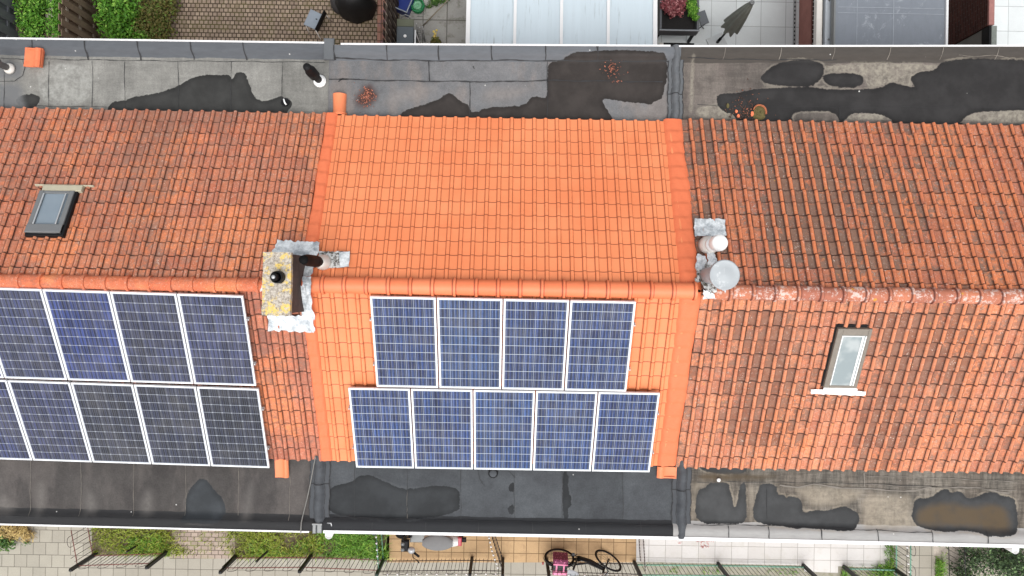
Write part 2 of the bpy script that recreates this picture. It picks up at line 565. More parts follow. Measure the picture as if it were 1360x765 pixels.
def cells(name, base, base2, bus, gap, busbars, mono=False):
    n = NT(name)
    u, v, _, vec = n.attr('puv')
    oi = n.t.nodes.new('ShaderNodeObjectInfo')
    cu = n.m('FRACT', n.m('MULTIPLY', u, 6.0)); cv = n.m('FRACT', n.m('MULTIPLY', v, 10.0))
    iu = n.m('FLOOR', n.m('MULTIPLY', u, 6.0)); iv = n.m('FLOOR', n.m('MULTIPLY', v, 10.0))
    wn_ = n.t.nodes.new('ShaderNodeTexWhiteNoise'); wn_.noise_dimensions = '4D'
    n.put(wn_.inputs['Vector'], n.comb(iu, iv, 0.0)); n.put(wn_.inputs['W'], oi.outputs['Random'])
    f = wn_.outputs['Value']
    c = n.mix(f, base, base2)
    c = n.mix(1.0, c, oi.outputs['Color'], 'MULTIPLY')
    rr = n.m('MULTIPLY', oi.outputs['Random'], 37.0)
    if not mono:   # crystal flakes
        fl = n.vor(1.0, vec=n.comb(n.m('MULTIPLY', u, 90), n.m('MULTIPLY', v, 120), rr), out='Color')
        c = n.mul(c, n.m('MULTIPLY_ADD', fl, 0.7, 0.65))
    st = n.noise(1.0, 3, 0.6, vec=n.comb(n.m('MULTIPLY', u, 26), n.m('MULTIPLY', v, 2.2), rr))
    c = n.mul(c, n.m('MULTIPLY_ADD', st, 2.2, -0.1))
    c = n.mul(c, n.m('MULTIPLY_ADD', n.step(n.m('PINGPONG', n.m('MULTIPLY', cu, 2.5), 0.5), 0.15, 0.35), 0.9, 0.55))
    bb = n.m('ABSOLUTE', n.m('SUBTRACT', n.m('FRACT', n.m('MULTIPLY', cu, float(busbars))), 0.5))
    bw = 0.5 * busbars * 6 * 0.0042 / 0.96
    bmask = n.m('MULTIPLY', n.step(bb, bw, bw * 0.55), 0.8)
    c = n.mix(n.m('MULTIPLY', bmask, n.step(n.noise(1.0, 2, vec=n.comb(n.m('MULTIPLY', u, 19), n.m('MULTIPLY', v, 5), rr)), 0.25, 0.6, 0.45, 1.0)), c, bus)
    eu = n.m('MINIMUM', cu, n.m('SUBTRACT', 1.0, cu)); ev = n.m('MINIMUM', cv, n.m('SUBTRACT', 1.0, cv))
    g = n.m('MAXIMUM', n.m('MULTIPLY', n.step(eu, 0.028, 0.012), 0.3 if mono else 0.6), n.m('MULTIPLY', n.step(ev, 0.034, 0.016), 0.6 if mono else 0.9))
    if mono:
        g = n.m('MAXIMUM', g, n.m('MULTIPLY', n.step(n.m('ADD', eu, ev), 0.09, 0.07), 0.8))
    c = n.mix(g, c, gap)
    eu2 = n.m('MINIMUM', u, n.m('SUBTRACT', 1.0, u)); ev2 = n.m('MINIMUM', v, n.m('SUBTRACT', 1.0, v))
    bd = n.m('MAXIMUM', n.step(eu2, 0.010, 0.006), n.step(ev2, 0.008, 0.005))
    c = n.mix(bd, c, gap)
    du = n.m('MULTIPLY', n.step(n.noise(2.0, 5, 0.7), 0.35, 0.8), 0.10)
    c = n.mix(du, c, S(170, 165, 160))
    n.b.inputs['Coat Weight'].default_value = 0.25
    n.b.inputs['Coat Roughness'].default_value = 0.08
    return n.done(c, 0.30, 0.0, 0.3)


def leafmat(name, a, b, c_, rough=0.55):
    n = NT(name)
    r1, r2, r3, _ = n.attr('lf')
    c = n.mix(r1, a, b)
    c = n.mix(n.step(r2, 0.72, 0.95), c, c_)
    c = n.mul(c, n.m('MULTIPLY_ADD', n.noise(3, 3), 0.5, 0.75))
    m = n.done(c, rough, 0.0, 0.35)
    try: n.b.inputs['Subsurface Weight'].default_value = 0.0
    except Exception: pass
    return m


def brickwork(name, c1, c2, mortar, wx=0.21, hy=0.062, axis='X'):
    n = NT(name)
    x, y, z = n.sep(n.pos())
    br = n.t.nodes.new('ShaderNodeTexBrick')
    n.put(br.inputs['Vector'], n.comb(x if axis == 'X' else y, z, 0.0))
    br.inputs['Color1'].default_value = c1; br.inputs['Color2'].default_value = c2; br.inputs['Mortar'].default_value = mortar
    br.inputs['Scale'].default_value = 1.0; br.inputs['Mortar Size'].default_value = 0.008
    br.inputs['Brick Width'].default_value = wx; br.inputs['Row Height'].default_value = hy
    c = n.mul(br.outputs['Color'], n.m('MULTIPLY_ADD', n.noise(12, 4), 0.7, 0.65))
    return n.done(c, 0.9, 0.0, 0.2)

# ------------------------------------------------------------------ materials
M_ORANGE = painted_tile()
M_STRIP = (lambda n: n.done(n.mul(n.mix(n.noise(3, 5, 0.7), S(225, 122, 82), S(216, 112, 74)), n.m('MULTIPLY_ADD', n.noise(18, 5, 0.7, vec=n.scale(n.pos(), (1, 3, 1))), 0.22, 0.89)), 0.6, 0, 0.3))(NT('orange_sealing_strip'))
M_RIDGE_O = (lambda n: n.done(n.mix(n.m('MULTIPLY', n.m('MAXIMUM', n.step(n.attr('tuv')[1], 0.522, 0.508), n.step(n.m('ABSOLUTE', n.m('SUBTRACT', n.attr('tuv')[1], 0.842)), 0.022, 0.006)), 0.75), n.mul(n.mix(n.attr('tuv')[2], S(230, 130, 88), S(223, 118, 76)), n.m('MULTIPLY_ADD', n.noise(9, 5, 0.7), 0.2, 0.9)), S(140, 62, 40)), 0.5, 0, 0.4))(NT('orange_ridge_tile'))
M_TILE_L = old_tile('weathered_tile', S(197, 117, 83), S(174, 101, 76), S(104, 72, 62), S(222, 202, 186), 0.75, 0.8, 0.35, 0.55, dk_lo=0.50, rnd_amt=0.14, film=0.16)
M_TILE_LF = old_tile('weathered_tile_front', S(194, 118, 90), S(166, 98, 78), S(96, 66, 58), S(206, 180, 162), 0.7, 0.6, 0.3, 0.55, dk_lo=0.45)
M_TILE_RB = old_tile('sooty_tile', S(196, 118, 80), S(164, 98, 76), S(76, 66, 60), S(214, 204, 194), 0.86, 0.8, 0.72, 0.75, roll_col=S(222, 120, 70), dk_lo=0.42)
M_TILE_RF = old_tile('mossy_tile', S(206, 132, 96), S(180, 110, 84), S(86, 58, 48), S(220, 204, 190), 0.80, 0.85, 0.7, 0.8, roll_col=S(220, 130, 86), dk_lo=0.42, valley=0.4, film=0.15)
M_RIDGE_L = old_tile('weathered_ridge', S(206, 112, 76), S(190, 98, 66), S(96, 62, 50), S(214, 190, 170), 0.5, 0.5, 0.0, 0.6, dk_lo=0.6)
M_UNDER = plain('roof_underlay', S(58, 42, 36), 0.95)


def ridge_lichen():
    n = NT('lichened_ridge')
    u, v, r1, _ = n.attr('tuv')
    c = n.mix(r1, S(190, 118, 88), S(164, 100, 80))
    c = n.mul(c, n.m('MULTIPLY_ADD', n.noise(12, 5, 0.7), 0.7, 0.65))
    li = n.step(n.m('ADD', n.noise(15, 6, 0.8), n.m('MULTIPLY', n.noise(1.6, 3), 0.35)), 0.70, 0.77)
    c = n.mix(n.m('MULTIPLY', li, 0.7), c, S(218, 206, 198))
    dk = n.step(n.noise(5, 5, 0.7), 0.58, 0.72)
    c = n.mix(n.m('MULTIPLY', dk, 0.5), c, S(84, 60, 52))
    c = n.mix(n.m('MULTIPLY', n.step(n.vor(3.1), 0.10, 0.07), 0.7), c, S(205, 150, 40))
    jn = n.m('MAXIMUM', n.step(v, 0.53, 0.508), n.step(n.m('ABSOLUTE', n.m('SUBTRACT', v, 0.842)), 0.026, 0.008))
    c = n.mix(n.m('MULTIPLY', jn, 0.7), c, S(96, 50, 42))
    n.bump(n.noise(40, 4), 0.4, 0.006)
    return n.done(c, 0.85)


M_RIDGE_R = ridge_lichen()
M_FELT_LB = felt('felt_pale', S(130, 129, 124), S(110, 109, 105), S(48, 48, 47), S(146, 146, 141), S(104, 105, 106), 0.3, 0.5, 0.75, kerb=S(88, 91, 95), streak=0.16)
M_FELT_CB = felt('felt_slate', S(108, 108, 109), S(97, 98, 100), S(50, 46, 44), S(130, 124, 120), S(72, 52, 48), 0.32, 0.5, 0.35, kerb=S(98, 101, 105), tone=S(122, 114, 109), pale_soft=0.09)
M_FELT_RB = felt('felt_silted', S(110, 103, 97), S(84, 79, 75), S(44, 43, 43), S(140, 134, 122), S(70, 58, 46), 0.25, 0.7, 0.4, kerb=S(72, 68, 64), streak=0.24, tone=S(98, 90, 86), ring_amt=0.45)
M_FELT_LF = felt('felt_brown', S(76, 73, 71), S(64, 61, 60), S(50, 53, 56), S(120, 116, 112), S(70, 60, 55), 0.25, 0.6, 0.35, kerb=S(50, 50, 51), tone=S(92, 87, 84), pale_soft=0.09)
M_FELT_CF = felt('felt_charcoal', S(76, 79, 82), S(66, 68, 71), S(44, 46, 48), S(96, 98, 100), S(64, 66, 68), 0.4, 0.4, 0.35, kerb=S(46, 47, 49), pale_soft=0.09)
M_FELT_RF = felt('felt_stained', S(118, 112, 103), S(84, 80, 75), S(54, 55, 56), S(156, 146, 130), S(84, 72, 56), 0.2, 0.5, 0.45, kerb=S(156, 155, 153), streak=0.75, ring_amt=0.4, pale_soft=0.055, tone=S(96, 88, 80))
M_TAR = plain('bitumen_seam', S(38, 38, 40), 0.7, var=0.3)
M_SILT = plain('silt_line', S(120, 114, 106), 0.9, var=0.25, sc=12)
M_ROLL = (lambda n: (n.bump(n.noise(110, 3), 0.3, 0.004), n.done(n.mul(n.mix(n.noise(2, 4), S(98, 101, 104), S(80, 83, 86)), n.m('MULTIPLY_ADD', n.noise(90, 3, 0.8), 0.36, 0.82)), 0.85))[1])(NT('felt_roll'))
M_ROLL_D = (lambda n: (n.bump(n.noise(110, 3), 0.3, 0.004), n.done(n.mul(n.mix(n.noise(2, 4), S(76, 79, 83), S(64, 67, 71)), n.m('MULTIPLY_ADD', n.noise(90, 3, 0.8), 0.36, 0.82)), 0.85))[1])(NT('felt_roll_dark'))
M_TRIM = plain('white_trim', S(224, 224, 224), 0.4, 0.0, 0.03, 3)
M_WHITE = plain('white_paint', S(238, 238, 236), 0.45, var=0.05, sc=8)
M_ALU = plain('panel_frame', S(226, 228, 230), 0.4, 0.15, 0.05, 9)
M_LEAD = (lambda n: (n.bump(n.noise(16, 5, 0.7), 0.6, 0.02), n.done(n.mul(n.mix(n.step(n.noise(7, 5, 0.7), 0.35, 0.7), S(226, 230, 232), S(150, 158, 164)), n.m('MULTIPLY_ADD', n.noise(26, 4, 0.7), 0.8, 0.6)), 0.5, 0.1))[1])(NT('lead_flashing'))
M_LEAD_D = (lambda n: n.done(n.mix(n.step(n.noise(13, 6, 0.75), 0.46, 0.58), S(206, 206, 204), S(74, 68, 60)), 0.6, 0.1))(NT('dirty_lead'))
M_BLACK = plain('black_plastic', S(22, 22, 24), 0.6, var=0.2, sc=15, spec=0.2)
M_DGREY = plain('dark_grey_plastic', S(62, 64, 67), 0.5, var=0.15, sc=12)
M_GREY = plain('grey_metal', S(120, 122, 122), 0.45, 0.3, 0.12, 10)
M_SILVER = plain('silver_metal', S(196, 197, 198), 0.35, 0.6, 0.1, 10)
M_OFFW = plain('offwhite_plastic', S(214, 210, 203), 0.5, var=0.1, sc=14)
M_BRICK = brickwork('wall_brick', S(138, 82, 62), S(120, 70, 54), S(150, 142, 132))
M_STUB = brickwork('chimney_brick', S(88, 76, 72), S(78, 66, 63), S(76, 70, 68), axis='Y')


def cap_mat():
    n = NT('lichened_cement')
    c = n.mix(n.step(n.noise(22, 6, 0.8), 0.3, 0.7), S(112, 102, 90), S(208, 200, 188))
    c = n.mix(n.m('MULTIPLY', n.step(n.noise(8.5, 6, 0.8), 0.505, 0.575), 0.85), c, n.mix(n.noise(30, 3), S(214, 172, 52), S(232, 208, 120)))
    c = n.mix(n.m('MULTIPLY', n.step(n.noise(20, 5, 0.75, vec=n.scale(n.pos(), (1, 1.1, 1))), 0.58, 0.64), 0.7), c, S(104, 88, 72))
    n.bump(n.noise(40, 4, 0.7), 0.6, 0.01)
    return n.done(c, 0.9)


M_CAP = cap_mat()
M_GLASS_L = (lambda n: n.done(n.mix(n.noise(2.5, 3), S(112, 126, 138), S(134, 146, 154)), 0.06, 0.0, 0.6))(NT('window_glass_dark'))
M_GLASS_R = (lambda n: n.done(n.mix(n.step(n.noise(2.2, 3), 0.4, 0.6), S(136, 146, 148), S(166, 172, 172)), 0.10, 0.0, 0.4))(NT('window_glass_pale'))
M_WFRAME = plain('window_frame_grey', S(112, 114, 115), 0.5, 0.1, 0.1, 9)
M_WOODF = plain('window_frame_wood', S(124, 116, 106), 0.7, 0, 0.25, 14)
M_CREAM = plain('cream_flashing', S(176, 170, 148), 0.7, 0, 0.15, 9)
M_TERRA = plain('terracotta', S(222, 118, 78), 0.7, 0, 0.15, 9, dirt=S(150, 70, 46), dirt_amt=0.35)
M_TERRA_B = plain('bright_terracotta', S(230, 132, 88), 0.6, 0, 0.05, 6)
M_MOSS = plain('moss', S(92, 84, 50), 0.95, 0, 0.5, 30, dirt=S(60, 44, 30), dirt_amt=0.8)


# ------------------------------------------------------------------ roof builders
PROF = [(0.0, 0.006), (0.06, -0.002), (0.2, -0.008), (0.36, -0.008), (0.5, -0.003), (0.61, 0.006), (0.66, 0.016), (0.72, 0.032), (0.80, 0.040), (0.88, 0.036), (0.95, 0.022), (1.0, 0.008)]
PROF_FLAT = [(0.0, 0.004), (0.05, 0.0), (0.2, -0.003), (0.36, -0.003), (0.52, 0.0), (0.62, 0.002), (0.66, 0.010), (0.70, 0.024), (0.80, 0.031), (0.90, 0.027), (0.96, 0.017), (1.0, 0.003)]


def tile_slope(name, parent, mat, x0, x1, s1, side, pitch, gauge, jit, prof, skip=None, skew=0.0, cl=None, fin=None, over=0.03, thick=0.019):
    prof = np.array(prof)
    ncol = int(round((x1 - x0) / pitch)); pitch = (x1 - x0) / ncol
    nrow = int(math.ceil((s1 - 0.02) / gauge))
    npf = len(prof)
    V = []; F = []; A = []; B = []
    base = 0
    quads = []
    for k in (0, 1, 3):
        for j in range(npf - 1):
            a = k * npf + j
            quads.append((a, a + npf, a + npf + 1, a + 1) if side < 0 else (a, a + 1, a + npf + 1, a + npf))
    quads = np.array(quads)
    for r in range(nrow):
        rr = rng.uniform(-1, 1) * jit
        for c in range(ncol):
            sl_ = s1 - r * gauge
            su = max(0.0, sl_ - gauge - over)
            xm = x0 + (c + 0.5) * pitch
            if skip is not None and skip(xm, sl_ - gauge * 0.5): continue
            dx, ds, dh, tl = rng.uniform(-1, 1, 4)
            dx *= 0.004 * jit; ds *= 0.003 * jit; dh = dh * 0.003 * jit; tl *= 0.004 * jit
            X = x0 + (c + prof[:, 0]) * pitch + dx
            H = prof[:, 1] + dh + tl * (prof[:, 0] - 0.5)
            sE = sl_ + ds + rr * 0.004
            rows = ((su, 0.001, 0.0), (sl_ * 0.55 + su * 0.45, 0.55 * thick, 0.55), (sE, thick, 1.0), (sE, thick, 1.0), (sE - 0.003, thick - 0.018, 1.0))
            r1, r2, r3 = rng.random(3)
            clv = cl(xm, sl_) if cl is not None else 0.0
            for (s_, h_, v_) in rows:
                s2 = s_ + skew * X
                hh = H + h_
                Y = side * (s2 * CT + hh * ST); Z = ZA - s2 * ST + hh * CT
                V.append(np.stack([X, Y, Z], 1))
                A.append(np.stack([prof[:, 0], np.full(npf, v_), np.full(npf, r1)], 1))
                B.append(np.stack([np.full(npf, r2), np.full(npf, clv), np.full(npf, r3)], 1))
            F.append(quads + base)
            base += 5 * npf
    # underlay board
    V = np.concatenate(V); F = np.concatenate(F); A = np.concatenate(A); B = np.concatenate(B)
    mi = np.zeros(len(F), int)
    ub = []
    for (x, s_) in ((x0, 0.0), (x1, 0.0), (x1, s1 - 0.06), (x0, s1 - 0.06)):
        s2 = s_ + skew * x; hh = -0.02
        ub.append((x, side * (s2 * CT + hh * ST), ZA - s2 * ST + hh * CT))
    n0 = len(V)
    V = np.concatenate([V, np.array(ub)])
    q = (n0, n0 + 1, n0 + 2, n0 + 3) if side > 0 else (n0 + 3, n0 + 2, n0 + 1, n0)
    F = np.concatenate([F, np.array([q])]); mi = np.append(mi, 1)
    A = np.concatenate([A, np.zeros((4, 3))]); B = np.concatenate([B, np.zeros((4, 3))])
    ob = np_mesh(name, V, F, [mat, M_UNDER], parent, {'tuv': A, 'tix': B}, smooth=False, midx=mi)
    # smooth the curved profile only
    me = ob.data
    sm = np.ones(len(F), bool); sm[-1] = False
    per = len(quads)
    idx = np.arange(len(F) - 1) % per
    sm[:-1] = idx < 2 * (npf - 1)
    me.polygons.foreach_set('use_smooth', sm)
    return ob


def ridge_caps(name, parent, mat, x0, x1, seg, rad, y0, z0, jit=0.0, slope=0.0):
    n = int(round((x1 - x0) / seg)); seg = (x1 - x0) / n
    V = []; F = []; A = []
    na = 13
    for k in range(n):
        xa = x0 + k * seg
        r1 = rng.random()
        oy, oz = rng.uniform(-1, 1, 2) * 0.006 * jit
        prof = [(0.0, rad * 0.93), (seg * 0.85, rad * 0.97), (seg * 0.86, rad * 1.10), (seg * 0.985, rad * 1.12), (seg * 0.995, rad * 1.06), (seg * 1.0, rad * 0.88)]
        b = len(V)
        for i in range(len(prof) - 1):
            b = len(V)
            for (dx, r_) in prof[i:i + 2]:
                for j in range(na):
                    a = math.pi * (-0.12 + 1.24 * j / (na - 1))
                    V.append((xa + dx, y0 + oy + r_ * math.cos(a) + slope * (xa + dx), z0 + oz + r_ * math.sin(a) * 0.92))
                    A.append((0.3, 0.5 + 0.4 * dx / seg, r1))
            for j in range(na - 1):
                a = b + j
                F.append((a, a + na, a + na + 1, a + 1))
    A = np.array(A)
    ob = np_mesh(name, V, np.array(F)[:, ::-1], mat, parent, {'tuv': A, 'tix': np.stack([A[:, 2], A[:, 0] * 0, A[:, 2]], 1)}, smooth=True)
    return ob


def chaikin(P, it=2):
    P = np.asarray(P, float)
    for _ in range(it):
        Q = np.roll(P, -1, 0)
        P = np.stack([0.75 * P + 0.25 * Q, 0.25 * P + 0.75 * Q], 1).reshape(-1, 2)
    return P


def sdf(points, polys):
    out = np.full(len(points), 9.0)
    for poly in polys:
        a = poly; b = np.roll(poly, -1, 0)
        d = b - a
        L = (d ** 2).sum(1) + 1e-12
        inside = np.zeros(len(points), bool)
        dist = np.full(len(points), 9.0)
        for i in range(len(a)):
            ap = points - a[i]
            t = np.clip((ap @ d[i]) / L[i], 0, 1)
            q = ap - t[:, None] * d[i]
            dist = np.minimum(dist, np.hypot(q[:, 0], q[:, 1]))
            y1, y2 = a[i, 1], b[i, 1]
            c = ((y1 > points[:, 1]) != (y2 > points[:, 1]))
            if y1 != y2:
                xi = (points[:, 1] - y1) / (y2 - y1) * (b[i, 0] - a[i, 0]) + a[i, 0]
                inside ^= c & (points[:, 0] < xi)
        out = np.minimum(out, np.where(inside, -dist, dist))
    return out


def pxpoly(pts, z, it=2):
    return chaikin([tuple(at(x, y, z)[:2]) for x, y in pts], it)


def kerb_z(d, h=0.075):
    d = np.asarray(d, float)
    t = np.clip((0.25 - d) / 0.13, 0, 1)
    return h * t * t * (3 - 2 * t)


def felt_roof(name, parent, mat, xa, xb, side, edge, wet=(), excl=(), pale=(), brown=(), seams=(), silts=(), kh=0.075, bays=()):
    e0 = at(edge[0], edge[1], ZF + kh); e1 = at(edge[2], edge[3], ZF + kh)
    k = (e1.y - e0.y) / (e1.x - e0.x)
    yo = lambda x: e0.y + k * (x - e0.x)
    xs = np.linspace(xa, xb, int((xb - xa) / 0.035) + 2)
    ds = np.concatenate([np.array([0.0, 0.04, 0.08, 0.12, 0.15, 0.18, 0.21, 0.25]), np.arange(0.285, abs(e0.y) - 2.5, 0.035)])
    Xg, Dg = np.meshgrid(xs, ds)
    Yg = yo(Xg) - side * Dg
    und = 0.004 * np.sin(Xg * 2.1 + 1.3) * np.sin(Dg * 5 + Xg) + 0.004 * np.sin(Xg * 6.3)
    Zg = ZF + kerb_z(Dg, kh) + und * np.clip((Dg - 0.2) * 6, 0.35, 1)
    P2 = np.stack([Xg.ravel(), Yg.ravel()], 1)
    W_ = sdf(P2, [pxpoly(p, ZF) for p in wet]) if wet else np.full(len(P2), 9.0)
    if excl: W_ = np.maximum(W_, -sdf(P2, [pxpoly(p, ZF) for p in excl]))
    Pa = sdf(P2, [pxpoly(p, ZF) for p in pale]) if pale else np.full(len(P2), 9.0)
    Br = sdf(P2, [pxpoly(p, ZF) for p in brown]) if brown else np.full(len(P2), 9.0)
    bx = sorted(at(b, 100 if side > 0 else 660, ZF).x for b in bays)
    bi = np.searchsorted(np.array(bx), Xg.ravel()) if bx else np.zeros(len(P2), int)
    bv = np.random.default_rng(len(name) + int(abs(xa) * 10)).random(len(bx) + 2)[bi]
    n, m = Xg.shape
    idx = np.arange(n * m).reshape(n, m)
    q = np.stack([idx[:-1, :-1], idx[:-1, 1:], idx[1:, 1:], idx[1:, :-1]], -1).reshape(-1, 4)
    if side > 0: q = q[:, ::-1]
    V = [np.stack([Xg.ravel(), Yg.ravel(), Zg.ravel()], 1)]
    F = [q]; mi = [np.zeros(len(q), int)]
    St = [np.stack([W_, Pa, Br], 1)]; Fe = [np.stack([Dg.ravel(), Xg.ravel(), bv], 1)]
    base = n * m
    for slot, lst in ((1, seams), (2, silts)):
        for (pts, wd) in lst:
            pp = [at(x, y, ZF) for x, y in pts]
            fine = []
            for a, b in zip(pp[:-1], pp[1:]):
                L = (b - a).length; kk = max(2, int(L / 0.05))
                for t in range(kk): fine.append(a + (b - a) * (t / kk))
            fine.append(pp[-1])
            rows = []
            ph = rng.uniform(0, 9)
            for i, p in enumerate(fine):
                d_ = (fine[min(i + 1, len(fine) - 1)] - fine[max(i - 1, 0)]).normalized()
                nn = Vector((-d_.y, d_.x, 0))
                w_ = wd * (0.35 + 0.65 * abs(math.sin(i * 0.61 + ph) * math.sin(i * 0.23 + 2 * ph)) + 0.25 * rng.random())
                c_ = p + nn * (0.006 * math.sin(i * 0.37 + ph) + rng.uniform(-0.003, 0.003))
                for sgn in (-1, 1):
                    v_ = c_ + nn * sgn * w_ / 2
                    dd = abs(yo(v_.x)) - abs(v_.y)
                    rows.append((v_.x, v_.y, ZF + float(kerb_z(dd, kh)) + 0.012))
            V.append(np.array(rows))
            nq = len(fine) - 1
            qq = np.array([(base + 2 * i, base + 2 * i + 2, base + 2 * i + 3, base + 2 * i + 1) for i in range(nq)])
            F.append(qq); mi.append(np.full(nq, slot))
            St.append(np.full((len(rows), 3), 9.0)); Fe.append(np.zeros((len(rows), 3)))
            base += len(rows)
    ob = np_mesh(name, np.concatenate(V), np.concatenate(F), [mat, M_TAR, M_SILT], parent, {'stain': np.concatenate(St), 'fel': np.concatenate(Fe)}, smooth=True, midx=np.concatenate(mi))
    return ob, yo


def edge_trim(name, parent, mat, xa, xb, yo, side, w_=0.028, z0=ZF - 0.2, z1=ZF + 0.09):
    b = MB()
    for (a, c) in ((xa, xb),):
        ya, yb = yo(a), yo(c)
        P = [(a, ya, z1), (c, yb, z1), (c, yb + side * w_, z1), (a, ya + side * w_, z1), (a, ya, z0), (c, yb, z0), (c, yb + side * w_, z0), (a, ya + side * w_, z0)]
        fs = [(0, 1, 2, 3), (7, 6, 5, 4), (4, 5, 1, 0), (6, 7, 3, 2), (5, 6, 2, 1), (7, 4, 0, 3)]
        for f in fs:
            b.quad(*[P[i] for i in (f if side > 0 else f[::-1])])
    return b.build(name, mat, parent)


def strip_mesh(name, parent, mat, pts_fn, s1, side, gauge):
    """painted sealing strip that follows the courses; pts_fn(s) -> (xa, xb)"""
    V = []; ns = int(s1 / 0.03) + 1; nx = 9
    for i in range(ns):
        s_ = s1 * i / (ns - 1)
        fr = 1 - (((s1 - s_) / gauge) % 1.0)
        xa, xb = pts_fn(s_)
        for j in range(nx):
            t = j / (nx - 1)
            edge = min(t, 1 - t)
            h = 0.034 + 0.016 * fr * min(1, edge * 5) + 0.008 * math.sin(t * 9 + s_ * 7) * math.sin(s_ * 11 + t * 3) - (0.03 if edge == 0 else 0)
            x = xa + (xb - xa) * t
            V.append((x, side * (s_ * CT + h * ST), ZA - s_ * ST + h * CT))
    idx = np.arange(ns * nx).reshape(ns, nx)
    q = np.stack([idx[:-1, :-1], idx[:-1, 1:], idx[1:, 1:], idx[1:, :-1]], -1).reshape(-1, 4)
    if side < 0: q = q[:, ::-1]
    return np_mesh(name, V, q[:, ::-1], mat, parent, smooth=True)


def sheet(b, corners, nx, ny, lift, wr=0.012, seed=0, rag=0.0):
    """a dressed lead sheet over the tiles; corners are picture points TL TR BR BL"""
    r_ = random.Random(seed)
    P = []
    for j in range(ny + 1):
        row = []
        for i in range(nx + 1):
            s_, t = i / nx, j / ny
            px = (corners[0][0] * (1 - s_) + corners[1][0] * s_) * (1 - t) + (corners[3][0] * (1 - s_) + corners[2][0] * s_) * t
            py = (corners[0][1] * (1 - s_) + corners[1][1] * s_) * (1 - t) + (corners[3][1] * (1 - s_) + corners[2][1] * s_) * t
            if j in (0, ny): py += r_.uniform(-rag, rag)
            if i in (0, nx): px += r_.uniform(-rag, rag)
            p = on_slope(px, py, lift)
            p.z += wr * (math.sin(i * 1.7 + seed) * math.cos(j * 0.9 + seed * 2) + r_.uniform(-0.6, 0.6))
            row.append(p)
        P.append(row)
    b.grid(P)


def house_walls(parent, xa, xb):
    b = MB()
    b.box((xa + 0.005, -4.0, 0.0), (xb - 0.005, 4.0, ZF - 0.06))
    return b.build('wall', M_BRICK, parent)

# ------------------------------------------------------------------ the three houses
XL0, XLC, XCR, XR1 = -11.0, -3.19, 2.93, 11.0
S_B, S_F = 3.30, 3.42       # slope lengths, garden side and street side
house_l = thing('row_house', 'row house at the left with a weathered red tile roof and a lichened chimney', 'house', (-7, 0, 0), 0, 'terraced row houses')
house_c = thing('row_house', 'middle row house with a bright orange painted tile roof', 'house', (0, 0, 0), 0, 'terraced row houses')
house_r = thing('row_house', 'row house at the right with a sooty old tile roof and white round chimney caps', 'house', (7, 0, 0), 0, 'terraced row houses')
house_walls(house_l, XL0, XLC); house_walls(house_c, XLC, XCR); house_walls(house_r, XCR, XR1)


def sl(px, py):      # picture point -> (x, s) on the tile bed
    p = on_slope(px, py)
    return p.x, abs(p.y) / CT


def in_quad(q):
    P = [sl(*p) for p in q]
    def f(x, s_):
        c = False
        for i in range(4):
            x1, y1 = P[i]; x2, y2 = P[(i + 1) % 4]
            if (y1 > s_) != (y2 > s_) and x < (s_ - y1) / (y2 - y1) * (x2 - x1) + x1: c = not c
        return c
    return f


SKY_L = [(55, 254), (99, 255), (82, 311), (33, 309)]
SKY_R = [(1113, 436), (1158, 437), (1138, 516), (1094, 514)]
inL, inR = in_quad([(58, 250), (98, 250), (80, 304), (38, 304)]), in_quad([(1112, 434), (1160, 436), (1139, 514), (1093, 512)])

PITCH, GAU = 0.1925, 0.25
# left house
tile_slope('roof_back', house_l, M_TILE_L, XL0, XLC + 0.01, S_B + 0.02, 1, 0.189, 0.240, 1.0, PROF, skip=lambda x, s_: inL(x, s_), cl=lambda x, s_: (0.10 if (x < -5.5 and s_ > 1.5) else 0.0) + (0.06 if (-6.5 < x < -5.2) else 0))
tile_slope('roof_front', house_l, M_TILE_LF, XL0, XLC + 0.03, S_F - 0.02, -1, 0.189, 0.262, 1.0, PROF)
ridge_caps('ridge_caps', house_l, M_RIDGE_L, XL0, -3.45, 0.335, 0.112, -0.02, ZA + 0.0, 1.0)
# middle house
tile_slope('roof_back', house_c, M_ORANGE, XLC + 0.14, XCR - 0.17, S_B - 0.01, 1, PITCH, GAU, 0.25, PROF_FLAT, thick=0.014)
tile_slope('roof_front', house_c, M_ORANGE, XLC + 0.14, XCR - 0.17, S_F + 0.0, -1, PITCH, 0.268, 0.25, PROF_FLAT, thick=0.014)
ridge_caps('ridge_caps', house_c, M_RIDGE_O, -3.12, 2.86, 0.335, 0.132, 0.0, ZA + 0.02, 0.3)
for side, s1, g in ((1, S_B + 0.02, GAU), (-1, S_F - 0.02, 0.268)):
    strip_mesh('verge_strip', house_c, M_STRIP, lambda s_: (XLC - 0.0 + 0.01 * math.sin(s_ * 5), XLC + 0.20), s1, side, g)
    strip_mesh('verge_strip', house_c, M_STRIP, lambda s_: (XCR - 0.30, XCR + 0.02 + 0.01 * math.sin(s_ * 4)), s1, side, g)
